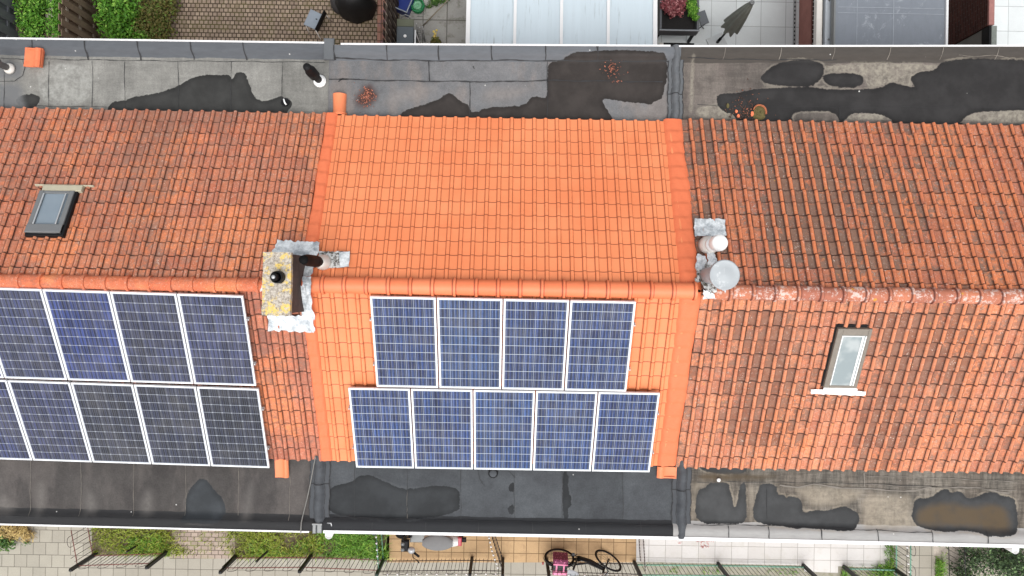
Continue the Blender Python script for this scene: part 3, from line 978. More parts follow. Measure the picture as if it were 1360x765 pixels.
# right house
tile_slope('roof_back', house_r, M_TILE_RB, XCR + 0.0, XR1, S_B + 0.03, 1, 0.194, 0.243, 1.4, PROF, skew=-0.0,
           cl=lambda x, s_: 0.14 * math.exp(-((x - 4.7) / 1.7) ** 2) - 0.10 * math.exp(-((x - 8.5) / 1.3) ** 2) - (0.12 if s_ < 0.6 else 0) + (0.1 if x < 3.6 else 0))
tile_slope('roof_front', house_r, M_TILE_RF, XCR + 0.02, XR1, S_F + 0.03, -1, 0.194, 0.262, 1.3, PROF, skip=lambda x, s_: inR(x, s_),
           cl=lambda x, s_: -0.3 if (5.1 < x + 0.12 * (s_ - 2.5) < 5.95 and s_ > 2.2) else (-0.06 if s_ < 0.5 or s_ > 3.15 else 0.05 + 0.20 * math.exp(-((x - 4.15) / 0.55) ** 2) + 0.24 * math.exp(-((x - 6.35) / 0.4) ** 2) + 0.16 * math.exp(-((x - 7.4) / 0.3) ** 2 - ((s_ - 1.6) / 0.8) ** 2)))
ridge_caps('ridge_caps', house_r, M_RIDGE_R, 3.05, XR1, 0.345, 0.118, -0.01, ZA + 0.01, 1.6)

# flat felt roofs, garden side
LB = felt_roof('flat_roof_back', house_l, M_FELT_LB, XL0, XLC, 1, (0, 52, 430, 58),
    wet=[[(143, 143), (148, 136), (160, 134), (166, 133), (180, 128), (200, 125), (218, 121), (235, 115), (248, 107), (262, 101), (275, 99), (292, 100), (306, 98.5), (308, 108), (312, 98), (318, 94.5), (326, 97), (329, 107), (333, 115), (336, 126), (343, 133), (352, 135), (360, 131), (368, 130), (374, 127), (378, 131), (385, 131), (388, 137), (386, 144), (381, 148), (377, 166), (143, 166)],
         [(20, 134), (28, 126), (46, 124), (55, 130), (50, 140), (40, 145), (28, 141)], [(-8, 136), (8, 127), (14, 133), (15, 142), (8, 150), (-8, 152)], [(395, 152), (410, 151), (431, 153), (431, 165), (395, 165)]],
    pale=[[(45, 84), (122, 84), (122, 140), (60, 140), (52, 120)]],
    brown=[[(-60, 80), (30, 80), (33, 92), (30, 102), (20, 108), (-60, 108)], [(-60, 109), (25, 109), (31, 117), (30, 130), (38, 147), (36, 160), (-60, 160)]],
    seams=[([(-80, 77), (0, 78), (200, 81), (432, 83)], 0.012)] + [([(x, 55 + x * 0.01), (x + 1, 68), (x + 3, 80)], 0.024) for x in (-25, 46, 115, 185, 255, 325)] + [([(x, 82), (x, 142 if x < 130 else 158)], 0.010) for x in (65, 123, 166, 237, 307, 375)] + [([(0, 108), (20, 108), (31, 101), (34, 90), (30, 79)], 0.012), ([(40, 141), (142, 142)], 0.010), ([(6, 92), (6, 155)], 0.012)],
    bays=(65, 123, 166, 237, 307, 375))
edge_trim('roof_trim', house_l, M_TRIM, XL0, at(440, 57, ZF).x - 0.02, LB[1], 1)
CB = felt_roof('flat_roof_back', house_c, M_FELT_CB, XLC + 0.003, XCR - 0.003, 1, (440, 59.5, 890, 62),
    wet=[[(531, 151), (545, 144), (564, 139), (583, 132), (589, 126.5), (596, 122.7), (603, 126.5), (612, 135), (621, 138), (625, 149), (636.5, 148.5), (640, 144.6), (659, 142), (678.6, 141), (697, 140), (705, 129), (714, 127.4), (727, 132), (727, 107), (728, 81.5), (747, 81), (751, 76), (762, 71), (793, 69.5), (814, 68.5), (858, 68.5), (873, 72), (886, 73), (886, 113), (882, 109), (881, 131), (871, 134), (863.5, 139), (852, 137), (833, 136), (814, 132), (798.5, 131), (802, 140), (810, 151), (818, 166), (525, 166)]],
    pale=[[(530, 112), (580, 110), (575, 128), (540, 140), (500, 142)], [(640, 112), (720, 112), (700, 126), (690, 136), (640, 138)]],
    brown=[[(490, 110), (498, 117), (503, 126), (499, 135), (486, 145), (473, 141), (470, 132), (477, 120)]],
    seams=[([(x, 62), (x, 70), (x + 0.5, 80)], 0.026) for x in (445, 514, 583, 653, 724, 793)] + [([(445, 77), (470, 79), (515, 80), (590, 81), (670, 80.5), (724, 81), (890, 82)], 0.022), ([(437, 105), (500, 107), (560, 108), (660, 109), (727, 107), (880, 109)], 0.022), ([(570, 82), (570.5, 108)], 0.024), ([(624, 109), (624, 158)], 0.016), ([(727, 81), (727, 158)], 0.014), ([(450, 109), (455, 105), (462, 106)], 0.02), ([(628, 88), (630, 92)], 0.02), ([(792, 62), (793, 70)], 0.02)],
    bays=(445, 570, 624, 727, 793))
edge_trim('roof_trim', house_c, M_TRIM, at(454, 59, ZF).x, at(889, 61, ZF).x, CB[1], 1)
RB = felt_roof('flat_roof_back', house_r, M_FELT_RB, XCR, XR1, 1, (900, 62.5, 1360, 62),
    wet=[[(1007.5, 107), (1016, 95), (1035, 83), (1056, 80), (1083, 81), (1094.5, 86), (1094, 98), (1089, 107), (1078, 115), (1056, 115), (1028, 113)], [(1092, 102), (1097, 97.7), (1128, 96.6), (1146, 100), (1147.5, 110), (1140.5, 116), (1111, 115.6), (1097, 112)],
         [(950, 131), (955.6, 124), (980, 124), (993.7, 119), (1028, 117), (1056, 116), (1078, 115.5), (1097, 119), (1146, 119), (1170, 117), (1184, 108), (1201, 114), (1216.5, 116), (1211, 109), (1209.6, 102), (1222, 95), (1242.5, 94), (1247.6, 84.5), (1256, 81), (1301, 78), (1360, 81), (1600, 82), (1600, 172), (985, 172), (975, 152), (957, 147)]],
    excl=[[(1049, 148.5), (1080, 147.5), (1111, 148), (1118, 170), (1055, 170)], [(1114, 170), (1128, 151), (1152.6, 149.5), (1180, 153.7), (1190, 170)], [(1268, 170), (1287, 151), (1304.6, 148), (1360, 146), (1500, 146), (1500, 172)]],
    pale=[[(918, 72), (923, 72), (920, 150), (915, 152)], [(1095, 83), (1250, 83), (1240, 93), (1220, 95), (1208, 104), (1212, 116), (1185, 107), (1170, 116), (1150, 116), (1148, 100), (1120, 95), (1096, 96)], [(925, 140), (960, 138), (990, 150), (980, 158), (925, 158)], [(1048, 147), (1112, 146), (1120, 160), (1186, 160), (1180, 150), (1130, 150)], [(1270, 160), (1290, 149), (1370, 144), (1370, 165)]],
    seams=[([(912, 78), (1000, 80), (1110, 80)], 0.012), ([(950, 142), (1100, 142), (1360, 143)], 0.006), ([(1115, 142), (1116, 160)], 0.010), ([(926, 139), (960, 140)], 0.012)],
    silts=[([(x, 62), (x - 1, 70), (x - 3, 80)], 0.016) for x in (962, 1036, 1107, 1180, 1250, 1323, 1396)] + [([(1270, 75), (1290, 76), (1315, 75), (1340, 79)], 0.010)],
    bays=(962, 1036, 1115, 1250))
edge_trim('roof_trim', house_r, M_TRIM, at(897, 61, ZF).x, XR1, RB[1], 1)
# street side
LF = felt_roof('flat_roof_front', house_l, M_FELT_LF, XL0, XLC, -1, (0, 695, 425, 705.5),
    wet=[[(240, 691), (246, 684), (246, 664), (252, 649), (262, 638), (269, 635), (277, 640), (287, 654), (297, 664), (300, 679), (297, 686), (292, 694), (245, 693)]],
    pale=[[(48, 640), (60, 640), (62, 680), (46, 684)], [(112, 650), (128, 655), (132, 682), (110, 684)], [(0, 655), (12, 660), (25, 682), (-10, 682)], [(188, 650), (205, 650), (205, 684), (186, 684)], [(318, 690), (330, 640), (338, 640), (334, 690)]],
    seams=[([(-60, 683), (100, 685), (250, 688), (410, 692)], 0.008)],
    silts=[([(x, 612), (x, 684)], 0.007) for x in (41, 108, 178, 247, 317)] + [([(380, 600), (386, 640), (384, 690)], 0.007)],
    bays=(41, 108, 178, 247, 317))
edge_trim('roof_trim', house_l, M_TRIM, XL0, at(412, 706, ZF).x, LF[1], -1)
CF = felt_roof('flat_roof_front', house_c, M_FELT_CF, XLC + 0.003, XCR - 0.003, -1, (430, 704, 900, 712.5),
    wet=[[(434, 657), (438, 648), (457, 642), (470, 639), (472, 634), (482, 631), (494, 632), (507, 638), (524, 645), (540.5, 651), (542, 648), (553, 650), (564, 647), (580, 645), (601, 647), (608, 650), (611, 654), (610, 689), (434, 688)],
         [(675, 645), (683, 638), (683, 654.5), (676, 652.5)], [(683, 667), (683, 684), (676, 682), (674, 674)], [(747, 624), (755, 624), (754.6, 654.5), (759, 660), (758.7, 672), (754, 674), (755, 690.6), (747, 690.6)]],
    pale=[[(475, 660), (500, 655), (530, 665), (535, 680), (475, 680)]],
    seams=[([(x, 612), (x, 689)], 0.009) for x in (471, 541, 612, 683, 747, 827)] + [([(443, 687), (500, 687.5), (560, 689), (650, 691), (740, 693), (850, 696), (893, 697)], 0.014)] + [([(x, 692), (x, 706)], 0.014) for x in (495, 566, 636, 707, 778, 850)] + [([(634, 622), (637, 636), (645, 646)], 0.010), ([(672, 622), (684, 634)], 0.010)],
    silts=[([(541, 652), (541, 688)], 0.006)], bays=(471, 541, 612, 683, 747, 827))
edge_trim('roof_trim', house_c, M_TRIM, at(431, 707, ZF).x, XCR + 0.02, CF[1], -1, 0.05)
RF = felt_roof('flat_roof_front', house_r, M_FELT_RF, XCR, XR1, -1, (920, 713, 1360, 723),
    wet=[[(925, 616), (992, 616), (991.5, 628), (975, 630), (957, 629), (936, 626.5)],
         [(925, 650), (939, 647), (939, 641.5), (969, 640.6), (968.5, 651), (973, 662), (973, 672), (978, 674), (982, 649), (983.5, 641.5), (991.5, 642), (990, 653), (991.5, 670.6), (992, 695), (966, 696), (922, 695)],
         [(1010, 642), (1031, 641.5), (1033, 658), (1040, 657), (1045, 662), (1049, 659), (1059, 660), (1065.6, 667), (1065.6, 682), (1080.6, 677.6), (1098, 678.5), (1120, 672), (1130.6, 676), (1139, 681), (1142, 688), (1138.5, 699), (1130.6, 704), (1114, 704), (1089, 701.5), (1066, 700), (1057.6, 701.5), (1036.5, 698), (1019, 697), (1003, 692.6), (999.4, 681), (1003, 663.5), (1007, 651)],
         [(1210, 686.5), (1212.6, 677.6), (1213.5, 665), (1219, 661), (1231, 662.6), (1243.5, 655.6), (1252, 649), (1259.4, 650), (1264, 655.6), (1270, 652), (1279, 654), (1284, 662.6), (1298, 660), (1305, 654.7), (1323, 653), (1330, 659), (1346, 661), (1350, 670.6), (1353, 692), (1351, 706), (1340.6, 711), (1307, 711), (1296.5, 706), (1279, 704), (1261, 706), (1240, 704), (1219, 700.6)]],
    pale=[[(1138, 664), (1160, 652), (1190, 656), (1214, 656), (1210, 690), (1222, 703), (1180, 706), (1142, 704), (1146, 685)], [(995, 645), (1003, 645), (1000, 690), (994, 694)], [(1050, 646), (1110, 644), (1150, 650), (1140, 666), (1100, 676), (1075, 672), (1060, 656)], [(940, 640), (938, 645), (925, 648), (923, 690), (918, 690), (918, 638)]],
    brown=[[(1216, 690), (1219, 676), (1240, 668), (1262, 667), (1282, 672), (1300, 672), (1318, 668), (1335, 674), (1344, 690), (1342, 704), (1318, 706), (1300, 700), (1275, 699), (1240, 699), (1222, 697)], [(930, 628), (960, 630), (1000, 630), (1040, 632), (1000, 638), (925, 638)]],
    seams=[([(925, 640), (1000, 640), (1140, 642), (1240, 646)], 0.008)] + [([(x, 697 + (x - 960) * 0.022), (x + 0.5, 713 + (x - 960) * 0.022)], 0.018) for x in (966, 1019, 1089, 1163, 1235, 1308, 1380)] + [([(920, 696), (1010, 697), (1160, 703), (1235, 706)], 0.010), ([(1018, 650), (1019, 690)], 0.01)],
    silts=[([(1035, 644), (1060, 647), (1080, 643), (1110, 647), (1150, 649), (1200, 652), (1215, 652), (1240, 646), (1300, 648), (1340, 655)], 0.03), ([(1147, 628), (1148, 646)], 0.03), ([(1150, 632), (1250, 635), (1350, 640)], 0.012), ([(1150, 643), (1350, 651)], 0.012)],
    bays=(992, 1066, 1148, 1240))
edge_trim('roof_trim', house_r, M_TRIM, XCR + 0.025, XR1, RF[1], -1, 0.06)


# felt rolls that cover the party walls between the flat roofs
def felt_roll(name, parent, mat, x, y0, y1, wd, hh):
    b = MB(); P = []
    prof = [(-1.0, 0.0), (-0.96, 0.05), (-0.62, 0.06), (-0.52, 0.10), (-0.40, 0.55), (-0.2, 0.92), (0.0, 1.0), (0.2, 0.92), (0.40, 0.55), (0.52, 0.10), (0.62, 0.06), (0.96, 0.05), (1.0, 0.0)]
    for i in range(41):
        y = y0 + (y1 - y0) * i / 40
        lump = 1 + 0.10 * math.sin(i * 0.8) + 0.05 * math.sin(i * 2.3)
        P.append([(x + t * wd / 2 + 0.008 * math.sin(i * 0.5 + x) + 0.004 * math.sin(i * 1.7), y, ZF + 0.014 + hh * lump * h_) for t, h_ in prof])
    b.grid(P)
    b.cur = 1
    for k, off in ((3, -0.004), (9, 0.004), (0, -0.002), (12, 0.002)):
        for i in range(40):
            if (i * 7 + k) % 11 == 0: continue
            p, q = P[i][k], P[i + 1][k]
            w_ = 0.006 if k in (3, 9) else 0.008
            b.quad((p[0] - w_, p[1], p[2] + 0.006), (p[0] + w_, p[1], p[2] + 0.006), (q[0] + w_, q[1], q[2] + 0.006), (q[0] - w_, q[1], q[2] + 0.006))
    j = 17
    for t in range(len(prof) - 1):
        p, q = P[j][t], P[j][t + 1]
        b.quad((p[0], p[1] - 0.007, p[2] + 0.005), (q[0], q[1] - 0.007, q[2] + 0.005), (q[0], q[1] + 0.007, q[2] + 0.005), (p[0], p[1] + 0.007, p[2] + 0.005))
    return b.build(name, [mat, M_TAR], parent)


p1 = at(424, 610, ZF); p2 = at(420, 700, ZF)
felt_roll('party_wall_roll', house_c, M_ROLL_D, p1.x + 0.02, -2.85, -4.27, 0.34, 0.10)
felt_roll('party_wall_roll', house_c, M_ROLL_D, at(905, 650, ZF).x, -2.85, -4.29, 0.32, 0.11)
felt_roll('party_wall_roll', house_c, M_ROLL, at(897, 110, ZF).x, 2.8, 4.26, 0.26, 0.10)
b = MB()
b.box((at(438, 64, ZF).x - 0.09, 3.9, ZF + 0.02), (at(438, 64, ZF).x + 0.09, 4.27, ZF + 0.092), bevel=0.015)
b.build('edge_cover', M_ROLL, house_c)
b = MB()
q = at(423, 699, ZF)
b.box((q.x - 0.075, q.y - 0.09, ZF + 0.07), (q.x - 0.012, q.y + 0.09, ZF + 0.125), bevel=0.01)
b.box((q.x + 0.0, q.y - 0.085, ZF + 0.07), (q.x + 0.085, q.y + 0.08, ZF + 0.118), bevel=0.01)
b.box((q.x - 0.08, q.y + 0.06, ZF + 0.10), (q.x + 0.09, q.y + 0.085, ZF + 0.13))
b.build('edge_cover', M_GREY, house_c)

# chimney of the left house
b = MB(); b.box((-3.47, -0.415, 5.9), (-3.12, 0.435, 7.37))
ch = b.build('chimney', M_STUB, house_l)
b = MB(); P = []
for i in range(11):
    row = []
    for j in range(7):
        x = -3.505 + 0.405 * j / 6 + rng.uniform(-0.006, 0.006); y = -0.45 + 0.905 * i / 10 + rng.uniform(-0.006, 0.006)
        row.append((x, y, 7.455 + rng.uniform(-0.006, 0.008)))
    P.append(row)
b.grid(P, smooth=False)
per = P[0] + [r_[-1] for r_ in P[1:]] + P[-1][::-1][1:] + [r_[0] for r_ in P[::-1][1:-1]]
for i in range(len(per)):
    a, c = per[i], per[(i + 1) % len(per)]
    b.quad(a, c, (c[0], c[1], 7.365), (a[0], a[1], 7.365))
b.build('chimney_cap', M_CAP, ch)
b = MB()
o_ = at(364, 368, 7.6)
b.lathe([(0.09, -0.16), (0.088, -0.02), (0.086, 0.0), (0.068, 0.0), (0.064, -0.10), (0.0, -0.11)], (o_.x + 0.03, o_.y, 7.6), 20)
pot = b.build('chimney_pot', M_BLACK, ch)
b = MB(); b.lathe([(0.05, -0.1), (0.05, 0.10), (0.045, 0.12), (0.028, 0.12), (0.026, 0.09), (0.0, 0.09)], (o_.x + 0.025, o_.y, 7.6), 14)
b.build('liner', M_BLACK, ch)
b = MB(); b.lathe([(0.027, 0.0), (0.027, 0.034), (0.0, 0.036)], (o_.x + 0.025, o_.y, 7.6 + 0.092), 12)
b.build('liner_tip', M_SILVER, ch)
b = MB()
sheet(b, [(367, 319), (424, 322), (420, 347), (360, 342)], 18, 7, 0.07, 0.022, 1, 1.6)
sheet(b, [(404, 343), (420, 343), (410, 376), (399, 374)], 6, 10, 0.075, 0.02, 2, 1.5)
sheet(b, [(401, 367), (413, 367), (412, 392), (403, 392)], 6, 6, 0.20, 0.012, 6, 1.0)
sheet(b, [(399, 380), (411, 380), (418, 424), (402, 424)], 6, 10, 0.145, 0.018, 3, 1.5)
sheet(b, [(355, 418), (417, 420), (418, 442), (357, 439)], 18, 7, 0.07, 0.022, 4, 1.4)
b.build_each('lead_flashing', M_LEAD, house_l)
b = MB()
sheet(b, [(347, 379), (354, 379), (351, 387), (346, 387)], 3, 3, 0.12, 0.01, 5, 1)
b.build_each('lead_flashing', M_LEAD, house_l)


# flues and vents
def flue(parent, name, x, y, z0, prof, mat, n=20):
    b = MB(); b.lathe(prof, (x, y, z0), n)
    return b.build(name, mat, parent)


# black flue beside the chimney
bx, by = -2.85, 0.345
zs = ZA - by * TT
f1 = flue(house_c, 'flue_pipe', bx, by, zs, [(0.06, -0.1), (0.06, 0.42), (0.085, 0.44), (0.088, 0.62), (0.083, 0.66), (0.087, 0.70), (0.083, 0.78), (0.087, 0.82), (0.083, 0.90), (0.087, 0.94), (0.08, 1.05), (0.066, 1.16), (0.062, 1.2), (0.0, 1.215)], plain('flue_black', S(12, 12, 13), 0.7, spec=0.15))
flue(f1, 'pipe_collar', bx, by, zs, [(0.125, 0.02), (0.118, 0.14), (0.09, 0.24), (0.075, 0.30), (0.062, 0.31)], M_OFFW)
b = MB()
sheet(b, [(423, 334), (465, 334), (463, 354), (423, 357)], 16, 7, 0.055, 0.014, 7, 0.8)
b.build_each('lead_flashing', M_LEAD_D, house_c)
b = MB()
sheet(b, [(450, 335), (465, 334), (463, 354), (452, 355)], 5, 5, 0.068, 0.006, 8, 0.5)
b.build_each('lead_flashing', M_LEAD, house_c)
# black vent on the left flat roof
g = at(425, 108, ZF)
f2 = flue(house_l, 'vent_pipe', g.x, g.y, ZF, [(0.062, 0.0), (0.062, 0.34), (0.07, 0.35), (0.09, 0.37), (0.094, 0.62), (0.088, 0.66), (0.066, 0.74), (0.066, 0.84), (0.06, 0.87), (0.0, 0.88)], M_BLACK)
flue(f2, 'pipe_flange', g.x, g.y, ZF, [(0.112, 0.012), (0.108, 0.03), (0.09, 0.04), (0.088, 0.10), (0.06, 0.11)], M_WHITE)
# grey vent at the far left
g = at(14, 91, ZF)
f3 = flue(house_l, 'vent_pipe', g.x - 0.02, g.y, ZF, [(0.055, 0.0), (0.055, 0.3), (0.085, 0.32), (0.10, 0.5), (0.10, 0.62), (0.05, 0.72), (0.0, 0.73)], plain('vent_grey', S(112, 112, 112), 0.6, 0, 0.15))
flue(f3, 'pipe_flange', g.x, g.y - 0.01, ZF, [(0.095, 0.012), (0.09, 0.05), (0.07, 0.07), (0.056, 0.08)], M_OFFW)
# white capped flue at the right
bx = 3.125; by = 0.72
zs = ZA - by * TT
f4 = flue(house_r, 'flue_pipe', bx, by, zs, [(0.085, -0.1), (0.085, 0.28), (0.105, 0.285), (0.105, 0.34), (0.07, 0.345), (0.07, 0.52), (0.118, 0.53), (0.122, 0.56), (0.122, 0.70), (0.112, 0.735), (0.0, 0.745)], M_WHITE, 28)
flue(f4, 'pipe_collar', bx, by, zs, [(0.15, 0.0), (0.145, 0.12), (0.12, 0.20), (0.10, 0.21)], M_OFFW, 24)
flue(f4, 'pipe_band', bx, by, zs, [(0.074, 0.36), (0.074, 0.5)], plain('rusty_red', S(150, 74, 54), 0.8, 0, 0.3, 20))
# large round cowl
bx = 3.05; by = 0.20
g = at(963, 365, 7.62)
f5 = flue(house_r, 'chimney_cowl', g.x, g.y, 6.5, [(0.13, 0.0), (0.13, 0.78), (0.10, 0.8), (0.10, 1.04), (0.206, 1.05), (0.216, 1.065), (0.216, 1.10), (0.208, 1.115), (0.198, 1.112), (0.10, 1.122), (0.0, 1.126)],
          (lambda n: n.done(n.mul(n.mix(n.step(n.noise(9, 5, 0.7), 0.55, 0.72), S(160, 165, 168), S(192, 195, 196)), n.m('MULTIPLY_ADD', n.noise(6, 4), 0.2, 0.9)), 0.5, 0.25))(NT('cowl_metal')), 40)
b = MB()
sheet(b, [(922, 290), (963, 291), (964, 313), (923, 314)], 14, 6, 0.065, 0.02, 11, 0.7)
b.build_each('lead_flashing', M_LEAD, house_r)
b = MB()
sheet(b, [(926, 337), (938, 340), (936, 356), (924, 360)], 5, 5, 0.09, 0.02, 12, 1.5)
sheet(b, [(937, 333), (948, 336), (955, 352), (941, 352)], 5, 6, 0.11, 0.02, 13, 1.5)
sheet(b, [(934, 385), (946, 388), (951, 397), (934, 398)], 5, 5, 0.15, 0.014, 14, 1.0)
sheet(b, [(955, 380), (965, 382), (964, 389), (960, 386)], 4, 4, 0.15, 0.01, 15, 1.0)
b.build_each('lead_flashing', M_LEAD, house_r)
b = MB()
sheet(b, [(924, 352), (955, 346), (957, 372), (925, 376)], 10, 8, 0.075, 0.03, 16, 2.0)
sheet(b, [(927, 366), (955, 366), (952, 389), (938, 389)], 8, 7, 0.14, 0.02, 17, 2.0)
b.build_each('lead_flashing', M_LEAD_D, house_r)


# skylights
def skylight(parent, quad, front, gm, fm, kind):
    P = [on_slope(x, y, 0.06) for x, y in quad]
    cen = (P[0] + P[1] + P[2] + P[3]) / 4
    wd = ((P[1] - P[0]).length + (P[2] - P[3]).length) / 2
    ht = abs((P[0].y + P[1].y - P[2].y - P[3].y) / 2) / CT
    sg = -1 if front else 1
    # local: x right, y towards picture top, z out of the slope
    nz = Vector((0, sg * ST, CT)); ny = Vector((0, CT, -sg * ST))
    m = Matrix((Vector((1, 0, 0)), ny, nz)).transposed().to_4x4(); m.translation = cen
    inv = Matrix.Translation(-world_loc(parent)) @ m
    hx, hy = wd / 2, ht / 2
    def B(name, boxes, mat, par):
        b = MB()
        for lo, hi in boxes: b.box(lo, hi, m, bevel=0.006)
        return b.build_each(name, mat, par)[0] if name != 'skylight' else b.build(name, mat, par)
    if kind == 'L':
        sk = B('skylight', [((-hx, -hy, -0.09), (-hx + 0.075, hy, 0.035)), ((hx - 0.075, -hy, -0.09), (hx, hy, 0.035)), ((-hx + 0.075, hy - 0.05, -0.09), (hx - 0.075, hy, 0.03)), ((-hx, -hy, -0.09), (hx, -hy + 0.15, 0.045))], fm, parent)
        B('side_rail', [((-hx + 0.078, -hy + 0.155, 0.02), (-hx + 0.10, hy - 0.055, 0.046)), ((hx - 0.125, -hy + 0.155, 0.02), (hx - 0.105, hy - 0.055, 0.046))], M_SILVER, sk)
        B('glass', [((-hx + 0.09, -hy + 0.14, -0.05), (hx - 0.09, hy - 0.045, 0.01))], gm, sk)
        B('frame_edge', [((hx + 0.002, -hy, -0.08), (hx + 0.045, hy, 0.012)), ((-hx, -hy - 0.045, -0.08), (hx + 0.045, -hy - 0.002, 0.012))], M_BLACK, sk)
        B('top_flashing', [((-hx + 0.02, hy + 0.006, -0.05), (hx + 0.10, hy + 0.115, 0.022)), ((-hx - 0.13, hy + 0.118, -0.04), (hx + 0.26, hy + 0.135, 0.012))], M_CREAM, sk)
    else:
        B('opening_edge', [((-hx - 0.035, -hy, -0.10), (-hx - 0.003, hy + 0.05, -0.035)), ((-hx, hy + 0.003, -0.10), (hx + 0.02, hy + 0.055, -0.035))], M_BLACK, parent)
        sk = B('skylight', [((-hx, -hy, -0.1), (-hx + 0.085, hy, 0.015)), ((hx - 0.055, -hy, -0.1), (hx, hy, 0.015)), ((-hx + 0.085, hy - 0.12, -0.1), (hx - 0.055, hy, 0.015)), ((-hx + 0.085, -hy, -0.1), (hx - 0.055, -hy + 0.05, 0.015))], fm, parent)
        B('side_rail', [((hx - 0.085, -hy + 0.055, 0.0), (hx - 0.065, hy - 0.125, 0.028)), ((hx - 0.13, -hy + 0.055, 0.0), (hx - 0.10, hy - 0.125, 0.022)), ((-hx + 0.088, -hy + 0.055, 0.0), (-hx + 0.105, hy - 0.125, 0.022)), ((-hx + 0.105, hy - 0.14, 0.0), (hx - 0.13, hy - 0.125, 0.022))], M_WHITE, sk)
        B('glass', [((-hx + 0.075, -hy + 0.04, -0.06), (hx - 0.05, hy - 0.11, 0.006))], gm, sk)
        b = MB()
        sheet(b, [(1094, 513), (1139, 516), (1138, 522), (1093, 519)], 14, 3, 0.065, 0.006, 21, 0.3)
        sheet(b, [(1077, 517), (1150, 520), (1149, 526), (1077, 523)], 22, 3, 0.058, 0.006, 22, 0.4)
        b.build('apron', M_WHITE, sk)


skylight(house_l, SKY_L, False, M_GLASS_L, M_WFRAME, 'L')
skylight(house_r, SKY_R, True, M_GLASS_R, M_WOODF, 'R')

# small roof outlets
g = at(379, 136, ZF)
b = MB(); b.lathe([(0.075, 0.012), (0.07, 0.03), (0.05, 0.035), (0.045, 0.014), (0.0, 0.013)], (g.x, g.y, ZF), 18)
dr = b.build('roof_drain', M_BLACK, house_l)
b = MB(); b.tube([(g.x - 0.02, g.y + 0.05, ZF + 0.035), (g.x + 0.0, g.y - 0.01, ZF + 0.04), (g.x + 0.025, g.y - 0.05, ZF + 0.03)], 0.014, 8)
b.build('drain_pipe', M_WHITE, dr)
g = at(655, 628, ZF)
b = MB(); b.lathe([(0.085, 0.0), (0.085, 0.03), (0.078, 0.04), (0.066, 0.04)], (g.x, g.y, ZF + 0.008), 26)
dr = b.build('roof_outlet', M_BLACK, house_c)
b = MB(); b.lathe([(0.066, 0.03), (0.062, 0.045), (0.04, 0.055), (0.0, 0.06)], (g.x, g.y, ZF + 0.008), 26)
b.build('outlet_lid', M_ROLL_D, dr)
# white rainwater hoppers under the street eaves
for (px, py, hh_) in ((435.5, 707, house_c), (1352, 727, house_r)):
    g = at(px, py, ZF)
    b = MB()
    b.lathe([(0.045, -1.9), (0.045, -0.32), (0.06, -0.30), (0.065, -0.06), (0.058, -0.05), (0.058, -0.1), (0.0, -0.11)], (g.x, g.y - 0.075, ZF), 20)
    b.box((g.x - 0.06, g.y - 0.07, ZF - 0.3), (g.x + 0.06, g.y + 0.02, ZF - 0.055))
    b.build('downpipe', M_WHITE, hh_)

# ------------------------------------------------------------------ solar panels
PW, PL, PG = 0.992, 1.65, 0.02
M_POLY = cells('blue_cells', S(26, 39, 74), S(42, 62, 102), S(158, 164, 172), S(186, 194, 202), 3)
M_MONO = cells('dark_cells', S(24, 27, 46), S(44, 49, 74), S(112, 118, 132), S(176, 182, 192), 5, True)


def make_panel(mcell):
    t = bpy.data.objects.new('solar_panel', None); C.objects.link(t); t.empty_display_size = 0.2
    b = MB(); w_, l_, f_ = PW, PL, 0.026
    b.box((0, -l_, 0), (f_, 0, 0.04), bevel=0.002); b.box((w_ - f_, -l_, 0), (w_, 0, 0.04), bevel=0.002)
    b.box((f_, -f_, 0), (w_ - f_, 0, 0.04), bevel=0.002); b.box((f_, -l_, 0), (w_ - f_, -l_ + f_, 0.04), bevel=0.002)
    b.build('frame', M_ALU, t, local=True)
    V = [(f_, -l_ + f_, 0.034), (w_ - f_, -l_ + f_, 0.034), (w_ - f_, -f_, 0.034), (f_, -f_, 0.034), (f_, -l_ + f_, 0.006), (w_ - f_, -l_ + f_, 0.006), (w_ - f_, -f_, 0.006), (f_, -f_, 0.006)]
    F = [(0, 1, 2, 3), (7, 6, 5, 4), (0, 4, 5, 1), (1, 5, 6, 2), (2, 6, 7, 3), (3, 7, 4, 0)]
    A = [(0, 1, 0), (1, 1, 0), (1, 0, 0), (0, 0, 0)] * 2
    np_mesh('cell_sheet', V, F, mcell, t, {'puv': A})
    b = MB()
    for yy in (-0.42, -1.24): b.box((-0.0, yy - 0.02, -0.045), (w_ - 0.0, yy + 0.02, -0.002))
    b.build_each('mounting_rail', M_SILVER, t, local=True)
    return t


def add_clamps(t, left):
    for yy in (-0.42, -1.24):
        b = MB()
        x0, x1 = (-0.035, 0.0) if left else (PW, PW + 0.035)
        b.box((x0, yy - 0.022, -0.045), (x1, yy + 0.022, -0.004), bevel=0.004)
        b.box(((x0 - 0.0) if left else x1 - 0.022, yy - 0.015, -0.004), (x0 + 0.022 if left else x1, yy + 0.015, 0.034), bevel=0.004)
        b.build('clamp', M_SILVER, t, local=True)


